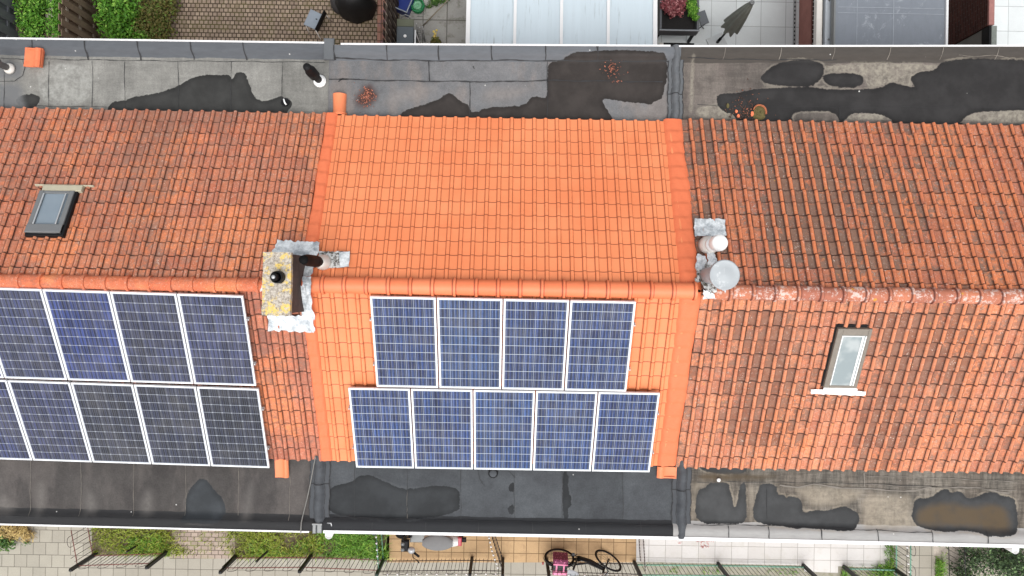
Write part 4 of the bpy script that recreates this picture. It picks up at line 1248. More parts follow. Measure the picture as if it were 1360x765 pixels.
def place_row(proto, first, tl, tr, n, labels, group, tints, lift=0.155, anchor=False):
    a = on_slope(*tl, lift, True); c = on_slope(*tr, lift, True)
    dx = (c - a).normalized()
    nz = Vector((0, -ST, CT)); ny = nz.cross(dx).normalized(); dx = ny.cross(nz)
    m = Matrix((dx, ny, nz)).transposed().to_4x4()
    span = n * PW + (n - 1) * PG
    mid = (a + c) / 2
    for i in range(n):
        t = proto if (first and i == 0) else copy_tree(proto)
        o = (c + dx * (-span + i * (PW + PG)) if anchor else mid + dx * (-span / 2 + i * (PW + PG))) - nz * 0.04
        mm = m.copy(); mm.translation = o
        t.matrix_world = mm
        tag(t, labels[i], 'solar panel', group)
        for ch in kids(t):
            if ch.name.startswith('cell_sheet'): ch.color = tints[i] + (1.0,)
        rows.append(t)
    return rows[-n], rows[-1]


rows = []
ordn = ['leftmost', 'second from left', 'third from left', 'fourth from left', 'rightmost']
pp = make_panel(M_POLY)
GC = 'solar panels on the bright orange roof'
LU = ['blue solar panel on the orange roof, leftmost of four in the upper row', 'blue solar panel on the orange roof, second from left in the row under the ridge', 'blue solar panel on the orange roof, third from left in the row under the ridge', 'blue solar panel on the orange roof, rightmost of four in the upper row']
LL = ['blue solar panel on the orange roof, lower row of five, at its left end', 'blue solar panel on the orange roof, lower row, second from left', 'blue solar panel in the very middle of the lower row of five', 'blue solar panel on the orange roof, lower row, second from right', 'blue solar panel on the orange roof, lower row of five, at its right end']
u0, u1 = place_row(pp, True, (493.5, 394), (842.5, 401), 4, LU, GC, [(0.80, 0.82, 0.95), (0.95, 1.05, 1.05), (0.80, 0.82, 0.92), (0.78, 0.80, 0.92)])
l0, l1 = place_row(pp, False, (463, 515.5), (876, 522.5), 5, LL, GC, [(0.9, 0.95, 1.08), (0.85, 0.88, 1.0), (1.0, 1.12, 1.15), (0.9, 0.95, 1.02), (0.9, 0.92, 1.05)])
pm = make_panel(M_MONO)
GL = 'solar panels on the left red roof'
names = ['at the left edge', 'second from left', 'in the middle', 'second from right', 'at the right end']
LU2 = ['grey blue solar panel on the left roof, upper row, partly outside the frame', 'grey blue solar panel on the left roof, upper row, left of the bluest panel', 'bluest solar panel on the left roof, in the row beside the ridge', 'grey blue solar panel on the left roof, upper row, second from right', 'grey blue solar panel on the left roof, upper row, right end near the chimney']
LL2 = ['dark solar panel on the left roof, lower row, at the left edge of the frame', 'dark solar panel on the left roof, lower row, second from the left edge', 'dark solar panel on the left roof, middle of the lower row', 'dark solar panel on the left roof, lower row, second from right', 'blackest solar panel on the left roof, lower row, right end above the loose tile']
g0, g1 = place_row(pm, True, (-106, 379.3), (322.5, 393.2), 5, LU2, GL, [(1.0, 1.05, 1.2), (1.05, 1.1, 1.3), (0.75, 1.1, 2.0), (1.05, 1.05, 1.15), (1.05, 1.08, 1.25)], 0.13, True)
k0, k1 = place_row(pm, False, (-61, 503.0), (343, 516.8), 5, LL2, GL, [(0.95, 1.0, 1.3), (0.9, 0.9, 1.1), (0.52, 0.50, 0.47), (0.50, 0.49, 0.50), (0.40, 0.39, 0.39)], 0.13, True)
for t in (u0, l0): add_clamps(t, True)
for t in (u1, l1, g1, k1): add_clamps(t, False)


# ------------------------------------------------------------------ loose things on the flat roofs
def loose_tile(name, px, py, wd, ln, rz, mat, label, cat, group=None, z=ZF + 0.012, tilt=0.0):
    g = at(px, py, z)
    t = thing(name, label, cat, (g.x, g.y, z), R(rz), group)
    b = MB(); P = []; Q = []
    for j in range(5):
        y = -ln / 2 + ln * j / 4
        P.append([(-wd / 2 + wd * u, y, 0.03 + h + 0.012 * (j == 0) + tilt * j) for u, h in PROF]); Q.append([(-wd / 2 + wd * u, y, 0.01 + h + tilt * j) for u, h in PROF])
    b.grid(P); b.grid([r_[::-1] for r_ in Q])
    for r_, s_ in ((P[0], Q[0]), (P[-1], Q[-1])):
        for i in range(len(r_) - 1): b.quad(r_[i], r_[i + 1], s_[i + 1], s_[i])
    for k in (0, -1):
        for j in range(4): b.quad(P[j][k], P[j + 1][k], Q[j + 1][k], Q[j][k])
    b.build('tile_body', mat, t, local=True)
    b = MB(); b.box((-wd / 2 + 0.02, ln / 2 - 0.03, 0.03), (wd / 2 - 0.09, ln / 2 - 0.008, 0.05), bevel=0.004)
    b.build('nib', mat, t, local=True)
    return t


loose_tile('roof_tile', 375.5, 621, 0.235, 0.325, 0.5, M_TERRA_B, 'loose orange roof tile lying on the brown felt below the dark solar panels', 'roof tile', tilt=0.012)
loose_tile('roof_tile', 885, 627, 0.34, 0.20, 90 + 88, M_TERRA_B, 'loose orange roof tile lying sideways beside the right party wall roll', 'roof tile')
# stack of old tiles at the back left
g = at(45.5, 77, ZF)
for i, (lab, dx, dz, rz) in enumerate((('weathered terracotta tile at the bottom of the little stack on the grey felt', 0.045, 0.01, -6), ('weathered terracotta tile in the middle of the little stack on the grey felt', 0.025, 0.06, -4), ('weathered terracotta tile on top of the little stack on the grey felt', -0.01, 0.11, -3))):
    t = loose_tile('stacked_tile', 45.5, 77, 0.27, 0.33, rz, M_TERRA, lab, 'roof tile', 'stacked old roof tiles', ZF + dz)
    t.location.x += dx
# half round ridge tile
g = at(450.5, 139, ZF + 0.05)
t = thing('ridge_tile', 'loose half round orange ridge tile on the felt above the orange roof', 'ridge tile', (g.x, g.y, ZF + 0.012), R(90))
b = MB(); P = []; Q = []
for (x, r_) in ((-0.19, 0.118), (0.13, 0.108), (0.14, 0.128), (0.18, 0.128)):
    P.append([(x, r_ * math.cos(math.pi * j / 14), r_ * math.sin(math.pi * j / 14)) for j in range(15)])
    Q.append([(x, (r_ - 0.016) * math.cos(math.pi * j / 14), (r_ - 0.016) * math.sin(math.pi * j / 14)) for j in range(15)])
b.grid(P); b.grid([r_[::-1] for r_ in Q])
for k in (0, -1):
    for i in range(14): b.quad(P[k][i], P[k][i + 1], Q[k][i + 1], Q[k][i])
t.rotation_euler.z = R(-90)
b.build('tile_body', M_TERRA_B, t, local=True)
b = MB(); b.tube([(0.15, 0.131 * math.cos(math.pi * j / 14), 0.131 * math.sin(math.pi * j / 14)) for j in range(15)], 0.008, 6)
b.build('collar', M_TERRA_B, t, local=True)

# broken mossy tile and shards on the right felt roof
g = at(1008, 150, ZF)
t = thing('broken_tile', 'broken terracotta ring full of moss on the wet felt at right', 'tile', (g.x, g.y, ZF + 0.01), R(15))
b = MB(); P = []
for (r_, z) in ((0.115, 0.0), (0.125, 0.045), (0.108, 0.05), (0.10, 0.0)):
    P.append([(r_ * math.cos(a), r_ * 1.15 * math.sin(a), z + 0.01 * math.sin(3 * a)) for a in np.linspace(R(-25), R(150), 22)])
b.grid(P); b.build('rim', plain('dull_terracotta', S(168, 98, 66), 0.85, var=0.35, sc=20, dirt=S(92, 76, 50), dirt_amt=0.7), t, local=True)
b = MB(); P = []
for i in range(9):
    r_ = 0.12 * i / 8
    P.append([(r_ * math.cos(a) * (1 + 0.15 * math.sin(4 * a)), r_ * 1.1 * math.sin(a), 0.04 * (1 - (i / 8) ** 2) + rng.uniform(0, 0.012)) for a in np.linspace(0, 2 * math.pi, 25)])
b.grid(P, smooth=False); b.build('moss', M_MOSS, t, local=True)
for (px, py, s_, lab) in ((977.5, 148, 0.045, 'small pale pink tile shard left of the mossy broken tile'), (980, 154.5, 0.05, 'flat reddish tile shard just above the sooty roof edge'), (998.5, 152, 0.07, 'narrow orange tile shard touching the mossy broken tile'), (966, 141, 0.06, 'dark mossy tile shard furthest left on the wet felt')):
    g = at(px, py, ZF)
    b = MB(); pts = [(g.x + s_ * rng.uniform(0.3, 0.6) * math.cos(a), g.y + s_ * rng.uniform(0.4, 0.8) * math.sin(a), ZF + 0.035) for a in np.linspace(0, 2 * math.pi, 7)[:-1]]
    b.poly(pts)
    for i in range(6):
        a, c = pts[i], pts[(i + 1) % 6]; b.quad(a, c, (c[0], c[1], ZF), (a[0], a[1], ZF))
    o = b.build('tile_shard', M_MOSS if 'dark' in lab else M_TERRA, None)
    tag(o, lab, 'tile shard', 'tile shards on the right felt roof')


def debris(px, py, rad, n, mat, label, seed, name='leaf_debris'):
    r_ = np.random.default_rng(seed)
    b = MB()
    for i in range(n):
        a = r_.uniform(0, 6.28); q = abs(r_.normal(0, 0.5)) * rad
        g = at(px, py, ZF); x, y = g.x + q * math.cos(a), g.y + q * math.sin(a) * 1.1
        s_ = r_.uniform(0.006, 0.022); an = r_.uniform(0, 6.28); h_ = r_.uniform(0.012, 0.028)
        u = Vector((math.cos(an), math.sin(an), r_.uniform(-0.3, 0.3))) * s_; v = Vector((-math.sin(an), math.cos(an), r_.uniform(-0.3, 0.3))) * s_ * 0.6
        c = Vector((x, y, ZF + h_))
        b.quad(c - u, c - v, c + u, c + v); b.quad(c - u, c + v, c + u - Vector((0, 0, 0.012)), c - v)
    o = b.build(name, mat, None)
    return tag(o, label, 'debris', None, 'stuff')


M_DEB = (lambda n: n.done(n.mix(n.step(n.noise(60, 2), 0.5, 0.6), S(96, 58, 46), S(190, 120, 96)), 0.9))(NT('crumbled_tile'))
M_DEB2 = (lambda n: n.done(n.mix(n.step(n.noise(40, 2), 0.55, 0.65), S(52, 42, 34), S(150, 90, 70)), 0.9))(NT('leaf_litter'))
debris(487, 129, 0.20, 170, M_DEB, 'reddish tile crumbs in the damp spot above the orange roof', 1, 'tile_crumbs')
debris(813, 92, 0.28, 80, M_DEB, 'pale grit scattered on the wet slate grey felt', 2, 'roof_grit')
debris(990, 150, 0.35, 260, M_DEB2, 'dark leaf litter and crumbs around the mossy broken tile', 3)
# slack cable on the left street-side felt
b = MB()
b.tube([on_slope(419, 606, 0.05)] + [at(x, y, ZF + 0.03) for x, y in ((417.5, 614), (413.5, 636), (408, 662), (402, 686))] + [at(400.2, 694, ZF + 0.09), at(399.5, 706, ZF + 0.12), at(399.3, 709, ZF - 0.1)], 0.011, 8)
tag(b.build('cable', plain('cable_grey', S(120, 118, 114), 0.6), None), 'thin grey cable running down the brown felt left of the party wall', 'cable')
b = MB(); g = at(438.5, 696, ZF + 0.06)
b.tube([(g.x - 0.05, g.y + 0.02, ZF + 0.07), (g.x + 0.02, g.y + 0.02, ZF + 0.075), (g.x + 0.03, g.y - 0.03, ZF + 0.075)], 0.012, 6)
tag(b.build('metal_hook', M_SILVER, None), 'small bent metal hook on the dark street edge next to the party wall', 'hook')
for (px, py, lab) in ((954, 637, 'small white pebble on the stained felt under the right roof edge'), ):
    g = at(px, py, ZF)
    b = MB(); b.lathe([(0.0, 0.0), (0.032, 0.008), (0.036, 0.02), (0.02, 0.034), (0.0, 0.037)], (g.x, g.y, ZF + 0.01), 10)
    tag(b.build('pebble', M_WHITE, None), lab, 'pebble')


# ------------------------------------------------------------------ ground
def flat(name, px, mat, z=0.0, kind=True, world=False):
    pts = [(p[0], p[1], z) if world else tuple(at(p[0], p[1], z)) for p in px]
    b = MB(); b.poly(pts)
    o = b.build(name, mat, None)
    if kind: structure(o)
    return o


M_SOIL = plain('bare_soil', S(104, 92, 74), 0.95, var=0.5, sc=9, dirt=S(72, 84, 44), dirt_amt=0.7)
M_PAVE = slabs('grey_slabs', S(166, 161, 148), S(154, 149, 137), S(100, 95, 86), 0.298, 0.298, 0.5, 0.007, 2, grain=0.16, big=0.12, shift=(0.1, 0.02, 0))
M_PAVEG = slabs('grey_slab_grid', S(164, 159, 147), S(156, 151, 139), S(100, 95, 86), 0.298, 0.298, 0.0, 0.007, 2, grain=0.16, big=0.12, shift=(0.12, 0.02, 0))
M_BLOCKF = slabs('block_path', S(172, 156, 144), S(156, 140, 130), S(104, 94, 82), 0.165, 0.105, 0.5, 0.010, 2, grain=0.25, big=0.25, moss=S(120, 132, 54), moss_amt=0.8)
M_YELL = slabs('yellow_slabs', S(188, 158, 120), S(174, 144, 108), S(104, 84, 58), 0.30, 0.30, 0.0, 0.008, 2, grain=0.18, big=0.2, dirt=S(150, 122, 92), dirt_amt=0.5, shift=(0.06, 0.07, 0))
M_WTILE = slabs('white_slabs', S(212, 210, 207), S(204, 201, 197), S(158, 154, 148), 0.398, 0.30, 0.0, 0.006, 2, grain=0.06, big=0.06, dirt=S(182, 178, 166), dirt_amt=0.3, shift=(0.1, 0.12, 0))
M_CONC = slabs('concrete_slabs', S(172, 170, 164), S(160, 158, 153), S(96, 94, 88), 0.575, 0.61, 0.0, 0.012, 2, grain=0.25, big=0.3, dirt=S(108, 106, 92), dirt_amt=0.7, shift=(-0.15, -0.31, 0))
M_LIGHTT = slabs('pale_grey_tiles', S(214, 219, 219), S(206, 211, 211), S(160, 164, 164), 0.6, 0.6, 0.0, 0.007, 2, grain=0.08, big=0.1, shift=(0.0, -0.42, 0), jrough=0.2)
M_BLOCKB = slabs('block_paving', S(166, 148, 129), S(140, 123, 108), S(70, 58, 46), 0.105, 0.100, 0.5, 0.014, 2, grain=0.32, big=0.3, dirt=S(110, 98, 70), dirt_amt=0.5, moss=S(88, 84, 44), moss_amt=0.6, rot=R(0))
M_KERB = plain('kerb_brick', S(160, 118, 100), 0.9, var=0.35, sc=14)
M_GDIRT = plain('mossy_concrete', S(150, 146, 132), 0.95, var=0.3, sc=14, dirt=S(110, 112, 66), dirt_amt=0.75)
flat('ground', [(-150, -150), (150, -150), (150, 150), (-150, 150)], M_SOIL, -0.03, world=True)
structure(flat('pavement', [(-40, -4), (40, -4), (40, -9.5), (-40, -9.5)], M_PAVEG, -0.012, world=True))
b = MB()
for i in range(1):
    b.box((-40, -9.62, -0.1), (40, -9.5, 0.0))
structure(b.build('kerb', M_KERB, None))
flat('road', [(-40, -9.62), (40, -9.62), (40, -18), (-40, -18)], plain('asphalt', S(72, 72, 73), 0.95, var=0.25, sc=30), -0.02, world=True)
flat('left_paving', [(-150, 602), (122, 602), (122, 739), (92, 770), (60, 800), (-150, 800)], M_PAVE, -0.006)
flat('flower_bed', [(122, 602), (252, 602), (252, 739), (122, 737)], M_SOIL, -0.004)
flat('block_path', [(240, 602), (312, 602), (312, 742), (225, 742)], M_BLOCKF, -0.003)
flat('lawn_soil', [(303, 602), (517, 602), (517, 742), (310, 742)], M_SOIL, -0.004)
flat('yellow_paving', [(514, 602), (849, 602), (849, 747), (680, 747), (514, 747)], M_YELL, -0.004)
flat('white_paving', [(845, 602), (1182, 602), (1182, 754), (1113, 752), (1113, 761), (1068, 759), (1068, 751), (845, 746)], M_WTILE, 0.02)
flat('mossy_strip', [(845, 744), (1200, 750), (1200, 780), (845, 780)], M_GDIRT, -0.003)
flat('side_path', [(1204, 602), (1240, 602), (1240, 800), (1204, 800)], M_PAVEG, -0.002)
flat('gravel_bed', [(1240, 602), (1500, 602), (1500, 800), (1240, 800)], plain('gravel', S(186, 176, 164), 0.95, var=0.6, sc=45, dirt=S(96, 86, 72), dirt_amt=0.5), -0.003)
# garden side
flat('garden_soil', [(-250, 158), (236, 158), (236, -260), (-250, -260)], M_SOIL, -0.004)
flat('block_terrace', [(222, 158), (530, 158), (530, -260), (222, -260)], M_BLOCKB, 0.004)
flat('terrace_edge', [(501, 158), (513, 158), (513, -260), (501, -260)], slabs('edge_bricks', S(164, 124, 108), S(148, 106, 92), S(84, 66, 52), 0.105, 0.21, 0, 0.012, grain=0.3, big=0.3, dirt=S(120, 100, 158)), 0.012)
flat('slab_terrace', [(528, 158), (876, 158), (876, -260), (528, -260)], M_CONC, 0.0)
flat('tile_terrace', [(874, 158), (1640, 158), (1640, -260), (874, -260)], M_LIGHTT, 0.002)
# red chalk marks on the white slabs
b = MB(); r_ = random.Random(5)
for (cx, cy, n_, sx, sy) in ((901, 719, 6, 4, 3.5), (936, 722, 30, 5, 5), (928, 717.5, 7, 4, 1.5), (944, 717.5, 6, 4, 1.5)):
    for i in range(n_):
        x, y = cx + r_.uniform(-sx, sx), cy + r_.uniform(-sy, sy); a = r_.uniform(0, 3.14); l_ = r_.uniform(0.8, 2.0)
        p = at(x - l_ * math.cos(a), y - l_ * math.sin(a), 0.024); q = at(x + l_ * math.cos(a), y + l_ * math.sin(a), 0.024)
        d = (q - p).normalized(); nn = Vector((-d.y, d.x, 0)) * 0.005
        b.quad(p - nn, q - nn, q + nn, p + nn)
tag(b.build('chalk_marks', plain('red_chalk', S(196, 132, 128), 0.9), None), 'scribbled red chalk marks on the white slabs under the street eaves', 'chalk marks')


# ------------------------------------------------------------------ plants
def leaves(name, mat, blobs, n, size, seed, parent=None, flatness=0.5, aspect=0.55, shell=0.55):
    """blobs: (x, y, z, rx, ry, rz)"""
    r_ = np.random.default_rng(seed)
    vol = np.array([b_[3] * b_[4] * b_[5] for b_ in blobs]); pr = vol / vol.sum()
    bi = r_.choice(len(blobs), n, p=pr)
    B_ = np.array(blobs)[bi]
    d = r_.normal(size=(n, 3)); d /= np.linalg.norm(d, axis=1)[:, None]
    rad = r_.random(n) ** shell
    lump = 1 + 0.25 * np.sin(d[:, 0] * 7 + seed) * np.sin(d[:, 1] * 6 + seed * 2)
    c = B_[:, :3] + d * B_[:, 3:] * (rad * lump)[:, None]
    c[:, 2] = np.maximum(c[:, 2], 0.02)
    nrm = d * (1 - flatness) + np.array([0, 0, 1.0]) * flatness + r_.normal(size=(n, 3)) * 0.35
    nrm /= np.linalg.norm(nrm, axis=1)[:, None]
    t = np.cross(nrm, r_.normal(size=(n, 3))); t /= np.linalg.norm(t, axis=1)[:, None]
    s_ = np.cross(nrm, t)
    L = size * r_.uniform(0.6, 1.35, n)[:, None]
    V = np.stack([c - t * L, c + s_ * L * aspect + nrm * L * 0.12, c + t * L - nrm * L * 0.15, c - s_ * L * aspect + nrm * L * 0.12], 1).reshape(-1, 3)
    F = np.arange(4 * n).reshape(n, 4)
    A = np.repeat(r_.random((n, 3)), 4, 0)
    # brighter young leaves come from the plant's outside: chosen by a clump value, not by light
    return np_mesh(name, V, F, mat, parent, {'lf': A})


M_IVY = leafmat('bright_leaves', S(68, 120, 32), S(98, 152, 44), S(146, 190, 80))
M_IVYD = leafmat('dark_leaves', S(48, 84, 30), S(70, 108, 42), S(124, 150, 80))
M_OLIVE = leafmat('olive_leaves', S(84, 92, 38), S(116, 104, 56), S(98, 128, 50))
M_HEDGE = leafmat('hedge_leaves', S(34, 52, 28), S(56, 80, 42), S(118, 146, 96))
M_REDL = leafmat('red_leaves', S(118, 52, 60), S(150, 82, 86), S(196, 140, 140))
M_GRASSL = leafmat('grass_blades', S(122, 140, 44), S(156, 172, 58), S(186, 184, 96))
M_GRASSG = leafmat('green_blades', S(84, 132, 36), S(110, 160, 50), S(160, 190, 80))
M_DRY = leafmat('dry_blades', S(178, 152, 92), S(204, 180, 118), S(120, 92, 52))
M_WOODY = plain('woody_stem', S(92, 74, 56), 0.9)


def shrub(name, label, cat, blobs_px, mat, n, size, seed, group=None, flatness=0.5, stems=True, **kw):
    """blobs_px: (px, py, z, rx, ry, rz) - picture place at height z"""
    bl = []
    for (px, py, z, rx, ry, rz) in blobs_px:
        g = at(px, py, z); bl.append((g.x, g.y, z, rx, ry, rz))
    t = thing(name, label, cat, (bl[0][0], bl[0][1], 0), 0, group)
    leaves('foliage', mat, bl, n, size, seed, t, flatness, **kw)
    if stems:
        b = MB(); r_ = random.Random(seed)
        for (x, y, z, rx, ry, rz) in bl:
            for k in range(3):
                b.tube([(x + r_.uniform(-0.1, 0.1) * rx, y + r_.uniform(-0.1, 0.1) * ry, 0), (x + r_.uniform(-0.3, 0.3) * rx, y + r_.uniform(-0.3, 0.3) * ry, z * 0.6), (x + r_.uniform(-0.5, 0.5) * rx, y + r_.uniform(-0.5, 0.5) * ry, z + rz * 0.4)], [0.014, 0.01, 0.005], 5)
        b.build('stem', M_WOODY, t)
    return t


shrub('ground_ivy', 'leafy green ground plants beside the black plank fence at the left edge', 'plant', [(40, 12, 0.25, 0.35, 0.6, 0.3), (44, 38, 0.2, 0.36, 0.45, 0.28), (35, -20, 0.25, 0.4, 0.5, 0.3), (52, 5, 0.15, 0.25, 0.3, 0.2)], M_IVY, 4200, 0.036, 11)
shrub('ground_ivy', 'leafy green plants between the stepping stones and the brown plank fence', 'plant', [(78, 8, 0.25, 0.22, 0.5, 0.3), (76, 34, 0.2, 0.22, 0.35, 0.25), (84, 46, 0.2, 0.15, 0.2, 0.2), (82, -20, 0.25, 0.3, 0.5, 0.3)], M_IVY, 3000, 0.036, 12)
shrub('garden_shrub', 'bright green shrub beside the brown plank fence', 'shrub', [(150, 30, 0.5, 0.40, 0.45, 0.5), (158, 8, 0.6, 0.5, 0.5, 0.5), (165, 42, 0.4, 0.35, 0.3, 0.4), (150, -25, 0.6, 0.5, 0.5, 0.5)], M_IVY, 5200, 0.042, 13)
shrub('garden_shrub', 'dull olive shrub with brown twigs at the edge of the block terrace', 'shrub', [(200, 15, 0.3, 0.4, 0.5, 0.35), (212, 38, 0.22, 0.35, 0.4, 0.25), (190, 40, 0.25, 0.35, 0.3, 0.3), (222, 0, 0.25, 0.3, 0.5, 0.3)], M_OLIVE, 4600, 0.030, 14)
shrub('garden_shrub', 'low light green tuft close under the felt roof edge', 'shrub', [(186, 47, 0.25, 0.22, 0.14, 0.22)], M_IVY, 700, 0.04, 15)
M_STONE = plain('stepping_stone', S(190, 182, 170), 0.9, var=0.2)
for (px, py, a, c, lab) in ((66, 9, 0.13, 0.16, 'pale stepping stone furthest from the house between the green plants'), (65, 20, 0.10, 0.11, 'pale stepping stone second from the house between the green plants'), (62, 36, 0.13, 0.24, 'brownish paving stone near the house between the green plants'), (71, 44, 0.12, 0.16, 'brownish paving stone right under the felt roof edge')):
    g = at(px, py, 0.03); b = MB(); b.box((g.x - a, g.y - c, -0.02), (g.x + a, g.y + c, 0.03), bevel=0.012)
    tag(b.build('stepping_stone', M_STONE if 'pale' in lab else plain('brown_stone', S(150, 130, 112), 0.9, var=0.2), None), lab, 'stepping stone', 'stepping stones in the left garden')


# grass as ground cover
def blades(areas, seed, mat, label, dens=520, h=0.10):
    r_ = np.random.default_rng(seed); V = []; A = []
    for (poly, k, hh) in areas:
        P = np.array([tuple(at(x, y, 0)[:2]) for x, y in poly]); lo, hi = P.min(0), P.max(0)
        n = int((hi - lo).prod() * dens * k)
        q = r_.uniform(lo, hi, (n, 2)); q = q[sdf(q, [P]) < 0]
        # tufts: keep by a cheap wave noise so bare spots remain
        wv = np.sin(q[:, 0] * 5.1 + seed) * np.sin(q[:, 1] * 6.3) + np.sin(q[:, 0] * 2.3 + q[:, 1] * 3.1 + seed) * 0.8
        q = q[wv + r_.normal(0, 0.45, len(q)) > -0.45]
        n = len(q)
        a = r_.uniform(0, 6.28, n); L = h * hh * r_.uniform(0.5, 1.5, n); lean = r_.uniform(0.2, 1.0, n)
        w_ = r_.uniform(0.004, 0.010, n)
        base = np.c_[q, np.full(n, 0.0)]
        dr = np.c_[np.cos(a), np.sin(a), np.zeros(n)]; sd = np.c_[-np.sin(a), np.cos(a), np.zeros(n)]
        up = np.array([0, 0, 1.0])
        m_ = base + dr * (L * lean * 0.4)[:, None] + up * (L * 0.7)[:, None]
        tp = base + dr * (L * lean * 1.1)[:, None] + up * (L * (1.15 - 0.4 * lean))[:, None]
        V.append(np.stack([base - sd * w_[:, None], base + sd * w_[:, None], m_ + sd * w_[:, None] * 0.8, m_ - sd * w_[:, None] * 0.8, m_ - sd * w_[:, None] * 0.8, m_ + sd * w_[:, None] * 0.8, tp + sd * 0.001, tp - sd * 0.001], 1).reshape(-1, 3))
        A.append(np.repeat(r_.random((n, 3)), 8, 0))
    V = np.concatenate(V); A = np.concatenate(A)
    o = np_mesh('grass', V, np.arange(len(V)).reshape(-1, 4), mat, None, {'lf': A})
    return tag(o, label, 'grass', None, 'stuff')


blades([([(122, 695), (235, 695), (252, 715), (250, 736), (150, 737), (124, 735)], 1.6, 1.0), ([(303, 695), (440, 695), (440, 737), (312, 740), (303, 730)], 2.2, 1.0), ([(225, 700), (310, 700), (310, 738), (225, 738)], 0.22, 0.8)], 3, M_GRASSL, 'yellow green grass and weeds in the street gardens at the left', 900, 0.11)
blades([([(430, 695), (503, 695), (503, 740), (420, 738)], 2.6, 1.2), ([(500, 695), (516, 695), (515, 742), (500, 742)], 2.2, 1.5), ([(170, 712), (232, 708), (228, 736), (160, 736)], 1.0, 1.0), ([(335, 718), (420, 716), (420, 739), (330, 739)], 0.9, 1.0)], 4, M_GRASSG, 'lush green grass under the white rainwater hopper', 900, 0.12)
blades([([(1118, 752), (1180, 748), (1182, 775), (1115, 775)], 2.2, 1.2), ([(1174, 722), (1186, 722), (1186, 775), (1174, 775)], 1.8, 1.2), ([(1241, 722), (1252, 722), (1252, 780), (1241, 780)], 2.4, 1.4), ([(870, 753), (900, 753), (900, 760), (870, 760)], 0.9, 0.6), ([(930, 752), (960, 753), (955, 762), (930, 760)], 0.7, 0.6), ([(1015, 754), (1060, 755), (1060, 762), (1015, 762)], 0.7, 0.6)], 5, M_GRASSG, 'green weeds growing along the street fences at the right', 900, 0.11)
shrub('dry_grass_tuft', 'straw coloured grass tuft at the lower left corner', 'plant', [(22, 706, 0.16, 0.34, 0.22, 0.2), (36, 712, 0.1, 0.22, 0.16, 0.12), (12, 700, 0.2, 0.35, 0.3, 0.25)], M_DRY, 2200, 0.05, 21, stems=False, aspect=0.14)
shrub('garden_shrub', 'small green bush below the straw coloured tuft', 'shrub', [(4, 722, 0.2, 0.30, 0.2, 0.25), (34, 721, 0.06, 0.12, 0.07, 0.08), (-20, 715, 0.25, 0.4, 0.3, 0.3)], M_IVYD, 1500, 0.035, 22)
shrub('hedge_bush', 'dense dark hedge bush at the lower right corner', 'shrub', [(1300, 742, 0.45, 0.5, 0.45, 0.4), (1335, 752, 0.5, 0.5, 0.4, 0.45), (1285, 765, 0.4, 0.35, 0.4, 0.4), (1370, 765, 0.5, 0.6, 0.5, 0.5), (1345, 735, 0.35, 0.5, 0.3, 0.35), (1420, 740, 0.5, 0.6, 0.6, 0.5)], M_HEDGE, 9000, 0.030, 23)

# ------------------------------------------------------------------ wooden fences and garden structures
M_PLANK = (lambda n: n.done(n.mul(n.mix(n.noise(4, 4), S(140, 120, 100), S(112, 96, 80)), n.m('MULTIPLY_ADD', n.noise(1, 5, 0.7, vec=n.scale(n.pos(), (30, 30, 3))), 0.5, 0.75)), 0.9))(NT('weathered_plank'))
M_PLANKG = (lambda n: n.done(n.mul(n.mix(n.noise(4, 4), S(128, 132, 138), S(100, 104, 110)), n.m('MULTIPLY_ADD', n.noise(1, 5, 0.7, vec=n.scale(n.pos(), (30, 30, 3))), 0.5, 0.75)), 0.85))(NT('black_stained_plank'))
M_PLANKD = (lambda n: n.done(n.mul(n.mix(n.noise(4, 4), S(78, 62, 52), S(60, 48, 42)), n.m('MULTIPLY_ADD', n.noise(1, 5, 0.7, vec=n.scale(n.pos(), (30, 30, 3))), 0.5, 0.75)), 0.9))(NT('dark_plank'))
M_RAILW = plain('pale_rail', S(142, 130, 116), 0.9, var=0.25, sc=18)


def plank_fence(label, x, y0, y1, h, mat, rail_mat, pitch, pw, skewx=0.0, group='plank fences between the back gardens'):
    t = thing('plank_fence', label, 'fence', (x, y0, 0), 0, group)
    n = int((y1 - y0) / pitch)
    b = MB(); r_ = random.Random(int(x * 10))
    for i in range(n):
        y = y0 + i * pitch
        xx = x + skewx * (y - y0)
        hh = h + r_.uniform(-0.01, 0.01)
        b.box((xx + 0.022, y, 0.03), (xx + 0.042, y + pw, hh), bevel=0.003)
        b.box((xx - 0.042, y + pitch * 0.5, 0.03), (xx - 0.022, y + pitch * 0.5 + pw, hh), bevel=0.003)
    b.build('boards', mat, t)
    for z in (0.35, h * 0.55, h - 0.25):
        b = MB(); b.box((x - 0.02, y0, z - 0.035), (x + 0.02, y1, z + 0.035)); b.build('rail', rail_mat, t)
    for k in range(3):
        y = y0 + (y1 - y0) * k / 2
        b = MB(); b.box((x - 0.05, y - 0.05, 0), (x + 0.05, y + 0.05, h + 0.02), bevel=0.006); b.build('post', mat, t)
    return t


plank_fence('dark grey stained plank fence at the left edge of the back gardens', -11.92, 4.4, 9.2, 1.75, M_PLANKG, M_PLANKG, 0.34, 0.20)
plank_fence('brown weathered plank fence with pale rails between green plants', at(136, 25, 0).x, 4.4, 9.2, 1.7, M_PLANK, M_RAILW, 0.235, 0.145)
plank_fence('dark brown plank fence beside the blue crate and the grey bin', at(527, 40, 0).x, 4.4, 9.2, 1.75, M_PLANKD, M_RAILW, 0.20, 0.12)

